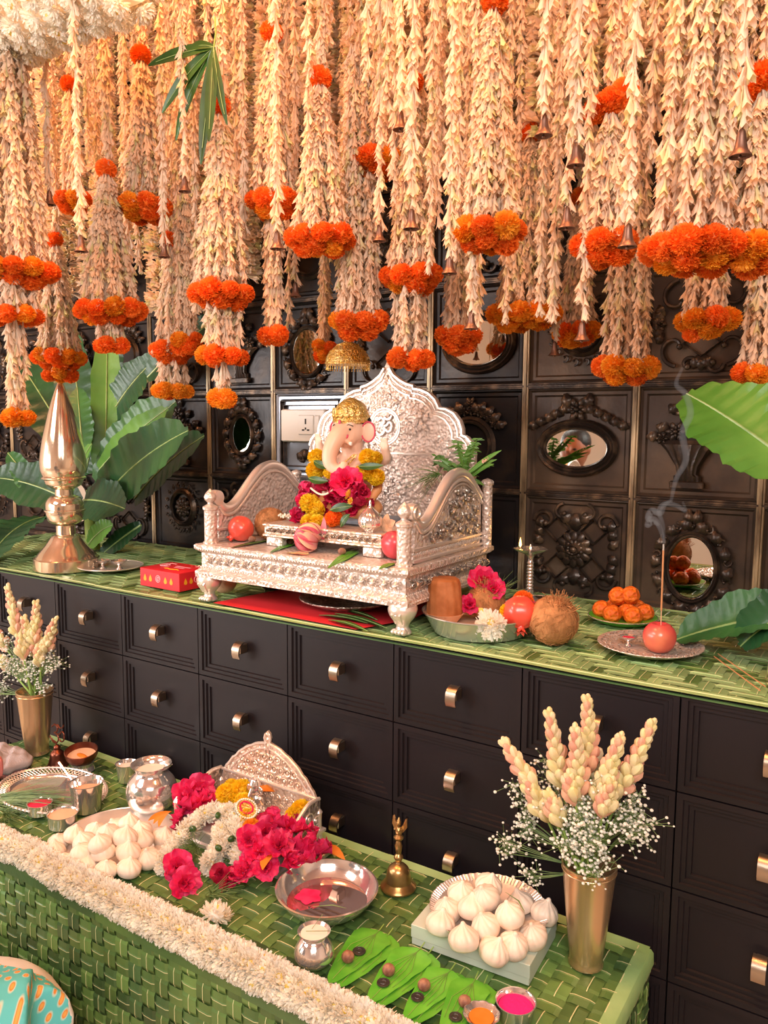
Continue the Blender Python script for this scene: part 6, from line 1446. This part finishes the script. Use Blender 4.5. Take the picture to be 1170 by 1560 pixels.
# ---------------------------------------------------------------- box + modak plate
A=np.array([1.558,-.262]);B2=np.array([1.780,-.248]); ang=math.atan2(*(B2-A)[::-1]); Lb=np.linalg.norm(B2-A)
bx=thing('card_box','flat pale green card box lifting the right plate of modaks','box',(A[0],A[1],Z)); bx.rotation_euler=(0,0,ang)
MB().add(bbox(0,Lb,0,.150,0,.028,.001)).obj('box_tray',M['box'],bx,smooth=False); MB().add(bbox(-.0012,Lb+.0012,-.0012,.1512,.0135,.0385,.001)).obj('lid',M['box'],bx,smooth=False)
PZ=Z+.0395; cx_,cy_=1.668,-.172
mp=thing('modak_plate','round silver plate with a ribbed rim, full of modaks, on the pale box','plate',(cx_,cy_,PZ)); R=.108
MB().add(lathe([(.0001,.002),(R*.55,.002),(R*.6,.004),(R*.86,.016),(R,.024),(R*1.005,.0245),(R,.0225),(R*.86,.014),(R*.62,.001),(.0001,0)],144,rib=lambda a,z:1+np.where(z>.015,.012*np.cos(a*48),0),cap=False)).obj('dish',M['silver_plain'],mp)
g=MB()
for k in range(96): a=2*PI*k/96; g.add(tube([(R*.88*math.cos(a),R*.88*math.sin(a),.0180),(R*.99*math.cos(a),R*.99*math.sin(a),.0245)],.0011,4,False))
g.obj('rim_flutes',M['silver_plain'],mp)
s4=1/4.18; o=(600,1300)
mm=[(590,180,2,'topmost modak of the right plate, at the back'),(425,225,1,'back left modak on the right plate'),(600,250,2,'modak just below the topmost one on the right plate'),(500,335,1,'centre left modak on the right plate'),(755,370,2,'modak with a grass blade over it on the right plate'),(945,360,0,'rightmost modak, leaning on the plate rim'),(605,440,1,'centre modak of the right plate'),(285,430,0,'leftmost modak on the right plate'),(450,530,1,'cracked modak at the front left of the right plate'),(615,595,0,'frontmost modak on the right plate'),(755,550,0,'smooth front right modak on the right plate'),(895,490,0,'smooth modak near the right rim of the plate'),(350,340,0,'modak half hidden at the left rim of the right plate'),(820,310,0,'shaded modak at the back right rim')]
for i,(x,y,h,lb) in enumerate(mm):
    b0=PZ+.004+.017*h; P=atz(o[0]+x*s4,o[1]+y*s4,b0+.022); t=thing('modak',lb,'sweet',(P[0],P[1],b0),0,'modaks on the right plate'); ob=link('dumpling',MO[i%4],t,(0,0,0),(.3*math.sin(i*2.3),.3*math.cos(i*1.7),i),(1.05,1.05,1.1))
P=atz(790,1375,PZ+.075); t=thing('grass_blade','dark green grass blade lying over the modaks on the right plate','grass',P); MB().add(blade([(-.03,.01,.004),(0,0,.003),(.016,-.012,-.004)],[.0004,.0016,.0005],(0,0,1),nw=2)).obj('blade',M['grass'],t)
t=thing('flower_petal','pink petal at the left end of the pale box top','petal',(1.575,-.235,Z+.040)); leafshape(bez((0,0,0),(.006,0,.003),(.012,.004,.001),5),.005,'magenta',t,(0,0,1),rib=0,name='petal_blade')
# pink cup and small lamp at lower edge
P=tp(785,1560); cup('pink_powder_cup','silver cup of bright pink powder at the bottom edge of the view','cup',(P[0]-.005,P[1]+.012,Z),.031,.030,'silver_shiny','pinkpow',.8,.7,fname='pink_powder')
P=tp(733,1572); diya('silver oil lamp with an orange wick cut by the bottom edge',(P[0],P[1],Z),1.3,oil='orange_petal')
# ---------------------------------------------------------------- flower vases
def vase(label,flabel,loc,H,r0,r1,spikes,gyps,seed):
    t=thing('brass_vase',label,'vase',loc)
    MB().add(lathe([(.0001,.001),(r0*1.05,0),(r0*1.05,.004),(r0*.98,.008),(r0,.014),(r0+(r1-r0)*.5,H*.5),(r1,H-.004),(r1*1.03,H-.002),(r1*1.03,H),(r1*.97,H),(r1*.95,H-.006),(r0*.9,.012),(.0001,.010)],48,cap=False)).obj('vase_body',M['vase_brass'],t)
    MB().add(torus(r1*1.0,.0012,40,6),0,Tm((0,0,H-.010))).obj('neck_ring',M['vase_brass'],t)
    g=np.random.default_rng(seed)
    f=thing('tuberose_bouquet',flabel,'bouquet',np.array(loc)+[0,0,H-.02])
    for i,(top,mid,w) in enumerate(spikes):
        A=np.array([g.normal(0,r1*.3),g.normal(0,r1*.3),0]); B=np.array(top); L=B-A; d=L/np.linalg.norm(L); Ln=np.linalg.norm(L); path=bez(A,A+L*.5+[0,0,.01],B,12); path=np.array(path)
        MB().add(tube(path,[.0032*(1-.5*k/11) for k in range(12)],7)).obj('flower_stem',M['stem'],f)
        its=[];its2=[]; nb=int(26*w)
        for k in range(nb):
            u=1-k/nb*mid; c=path[min(11,int(u*11))]*(1-(u*11)%1)+path[min(11,int(u*11)+1)]*((u*11)%1); a=k*2.4; e=np.cross(d,[math.cos(a),math.sin(a),.2]); e/=np.linalg.norm(e)
            sp=.25+.5*(1-u)*1.2; (its if k%5<3 else its2).append((c,d+e*sp*1.15,g.uniform(.9,1.15)*(.022+.017*(1-u)/mid),a,0))
        TB=sphere((.0,0,0),3,3); prof=[(.05,0),(.16,.25),(.25,.62),(.22,.85),(.08,1.0)]; TV,TF=lathe(prof,6); 
        if its: MB().add(buds(its,TV,TF)).obj('bud_cluster',M['tube_yel'],f)
        if its2: MB().add(buds(its2,TV,TF)).obj('bud_cluster',M['tube_pink'],f)
    gy=thing('gypsophila',('cloud of tiny white gypsophila around the tuberoses in the '+('right' if seed==1 else 'left')+' vase'),'flowers',np.array(loc)+[0,0,H-.015]); mb=MB(); mbs=MB(); pts_=[]
    for (cx,cy,cz,r,n) in gyps:
        for k in range(n//7):
            q=np.array([cx,cy,cz])+g.normal(0,r*.45,3); A=np.array([cx*.1,cy*.1,0]); mbs.add(tube(bez(A,np.array([cx*.4,cy*.4,cz*.7]),q,5),.0005,3,False))
            for j in range(7): e=q+g.normal(0,.012,3); mbs.add(tube([q,e],.00035,3,False)); pts_.append(e)
    sv,sf=sphere(1,6,4)
    for e in pts_: mb.add((sv*g.uniform(.0017,.0036)*np.array([1,1,.8]),sf),0,Tm(e))
    tag(mb.obj('tiny_flowers',M['gyp'],gy),None,None,None,'stuff'); tag(mbs.obj('fine_stems',M['grass'],gy),None,None,None,'stuff')
    return t
P=tp(887,1482)+[-.004,.03,0]; vl=np.array([P[0],P[1],Z]); Yv=P[1]
def rel(px,py,dy=0,H=.18): return aty(px,py,Yv+dy)-vl-[0,0,H-.02]
Hv=aty(890,1312,Yv)[2]-Z
sp=[(rel(895,1075,0,Hv),.45,1.4),(rel(838,1097,.0,Hv),.5,1.1),(rel(772,1138,-.01,Hv),.42,.9),(rel(876,1120,-.03,Hv),.5,1.2),(rel(942,1132,-.01,Hv),.5,1.4),(rel(990,1112,.01,Hv),.5,1.2),(rel(808,1198,-.02,Hv),.5,1.0),(rel(900,1155,.02,Hv),.5,1.0),(rel(868,1190,-.04,Hv),.3,.6),(rel(930,1200,-.04,Hv),.4,.8),(rel(840,1220,-.04,Hv),.4,.7)]
def gp(px,py,dy,r,n): q=rel(px,py,dy,Hv); return (q[0],q[1],q[2],r,n)
gy=[gp(880,1240,-.02,.035,330),gp(840,1225,0,.03,150),gp(900,1285,-.04,.03,240),gp(950,1250,0,.03,170),gp(975,1270,0,.022,110),(gp(975,1225,0,.018,50)),gp(830,1170,.03,.02,60),gp(800,1260,0,.022,110),gp(772,1290,0,.018,70),gp(805,1225,0,.02,60),gp(785,1205,0,.015,28),gp(812,1335,-.02,.014,49),gp(910,1335,-.05,.012,42),gp(865,1290,-.04,.02,100)]
vase('tapered brass vase of tuberoses at the right end of the low table','cream and pink tuberose spikes standing in the right brass vase',vl,Hv,msz(25,P),msz(40,P),sp,gy,1)
P=tp(46,1150)+[0.0,.022,0]; vl=np.array([P[0],P[1],Z]); Yv=P[1]; Hv=aty(42,1048,Yv)[2]-Z
sp=[(rel(12,900,0,Hv),.5,1.3),(rel(55,925,0,Hv),.5,1.3),(rel(38,948,-.02,Hv),.5,1.2),(rel(82,950,0,Hv),.45,1.0),(rel(-5,1000,0,Hv),.4,.8),(rel(30,975,-.03,Hv),.4,.8),(rel(-25,940,0,Hv),.5,.8),(rel(60,990,-.02,Hv),.4,.7)]
gy=[gp(55,1020,0,.035,260),gp(20,1015,0,.035,240),gp(78,1012,0,.025,130),gp(0,1055,0,.02,110),gp(62,1050,-.01,.015,50),gp(10,985,0,.02,60)]
vase('tapered brass vase at the left end of the low table','cream and pink tuberose spikes standing in the left brass vase',vl,Hv,msz(17,P),msz(26,P),sp,gy,2)
# ================================================================ SEATED PEOPLE (mostly beyond the left edge of the view)
FLZ=-.70
def person(label,loc,floor,shirt,legs,shawl):
    pe=thing('person',label,'person',loc); m=MB()
    ell(m,(0,-.02,.10),(.19,.15,.12)); ell(m,(0,0,.28),(.16,.115,.17)); ell(m,(0,.01,.44),(.19,.11,.10)); m.add(tube([(0,.01,.50),(.01,.03,.60)],[.065,.055],14))
    ell(m,(.02,.05,.685),(.078,.098,.112)); ell(m,(.02,.10,.640),(.045,.045,.045)); m.add(tube([(.02,.142,.715),(.02,.163,.672)],[.010,.019],8))
    for sx in (-1,1):
        ell(m,(.02+sx*.080,.045,.685),(.014,.020,.030))
        if floor:
            m.add(tube(np.array(smoothprof([(sx*.09,.02,.09),(sx*.22,.16,.13),(sx*.30,.26,.13)],5)),np.linspace(.11,.10,11),14)); m.add(tube(np.array(smoothprof([(sx*.30,.26,.12),(sx*.12,.33,.08),(-sx*.08,.30,.05)],5)),np.linspace(.080,.045,11),12)); ell(m,(-sx*.14,.27,.04),(.09,.045,.035))
        else:
            m.add(tube(np.array(smoothprof([(sx*.10,.02,.09),(sx*.17,.24,.10),(sx*.16,.44,.09)],5)),np.linspace(.10,.072,11),14)); m.add(tube(np.array(smoothprof([(sx*.16,.44,.08),(sx*.15,.43,-.15),(sx*.14,.42,-.38)],4)),np.linspace(.068,.040,9),12)); ell(m,(sx*.14,.48,-.40),(.045,.12,.032))
        hx,hy,hz=sx*(.055 if floor else .12),.17 if floor else .42,.24 if floor else .19
        m.add(tube(np.array(smoothprof([(sx*.19,.01,.46),(sx*(.21 if floor else .26),.06,.30),(hx,hy,hz)],5)),np.linspace(.06,.034,11),12)); ell(m,(hx,hy+.03,hz),(.036,.045,.018))
        for k in range(4): m.add(tube([(hx-.027+.018*k,hy+.065,hz),(hx-.030+.019*k,hy+.105-.008*abs(k-1),hz-.004),(hx-.030+.019*k,hy+.128-.01*abs(k-1),hz-.014)],[.0095,.009,.007],8))
        m.add(tube([(hx-.03*sx,hy+.02,hz),(hx-.052*sx,hy+.055,hz-.004)],[.011,.008],8))
    def pk(x,y,z):
        if z>.52: return 0
        if (abs(x)<.12 and .15<y<.36 and z>.2) if floor else (y>.41 and z>.165): return 0
        if not floor: return 0 if z<-.36 else (1 if z>.14 and y<.4 else 2)
        if z<.085 and abs(x)<.24 and y>.2: return 0 if abs(x)<.2 and z<.07 else 2
        return 2 if (y>.325 or z<.04) else 1
    remesh(m,'body',[M['person_skin'],M[shirt],M[legs]],pe,.008,4,pk)
    m=MB(); ell(m,(.02,.03,.725),(.086,.100,.088)); remesh(m,'hair',[M['hair']],pe,.006,2)
    for sx in (-1,1): e=MB(); ell(e,(.02+sx*.032,.139,.690),(.012,.007,.006)); e.obj('eye',M['black_paint'],pe)
    MB().add(tube([(-.005,.142,.625),(.02,.148,.622),(.045,.142,.625)],.006,6)).obj('mouth',M['red_paint'],pe); MB().add(tube([(.02,.147,.715),(.02,.144,.738)],.004,6)).obj('forehead_mark',M['kumkum'],pe)
person('person in turquoise kurta with orange dots, cross-legged knee in the lower left corner',(.665,-.90,FLZ+.012),True,'dotted','whitecloth',None)
person('person in dark blue shirt seen only in the wide oval mirror on the wall',(.665,-1.65,-.262),False,'bluecloth','greycloth',None)
stl=thing('wooden_chair','plain wooden chair under the person in the dark blue shirt, outside the view','chair',(.665,-1.65,FLZ)); MB().add(bbox(-.21,.21,-.20,.22,.385,.415,.006)).obj('seat',M['jaggery'],stl)
for sx in (-.18,.18):
    for sy in (-.17,.19): MB().add(bbox(sx-.02,sx+.02,sy-.02,sy+.02,0,.385,.003)).obj('leg',M['jaggery'],stl)
MB().add(bbox(-.20,.20,-.225,-.20,.385,.86,.005)).obj('backrest',M['jaggery'],stl)
P=atz(-14,1172,Z+.05); t=thing('pink_cloth','bit of pink cloth at the left edge above the grey towel','cloth',P); MB().add(cushion(.018,.03,.032,5)).obj('cloth_fold',M['pinkcloth'],t)
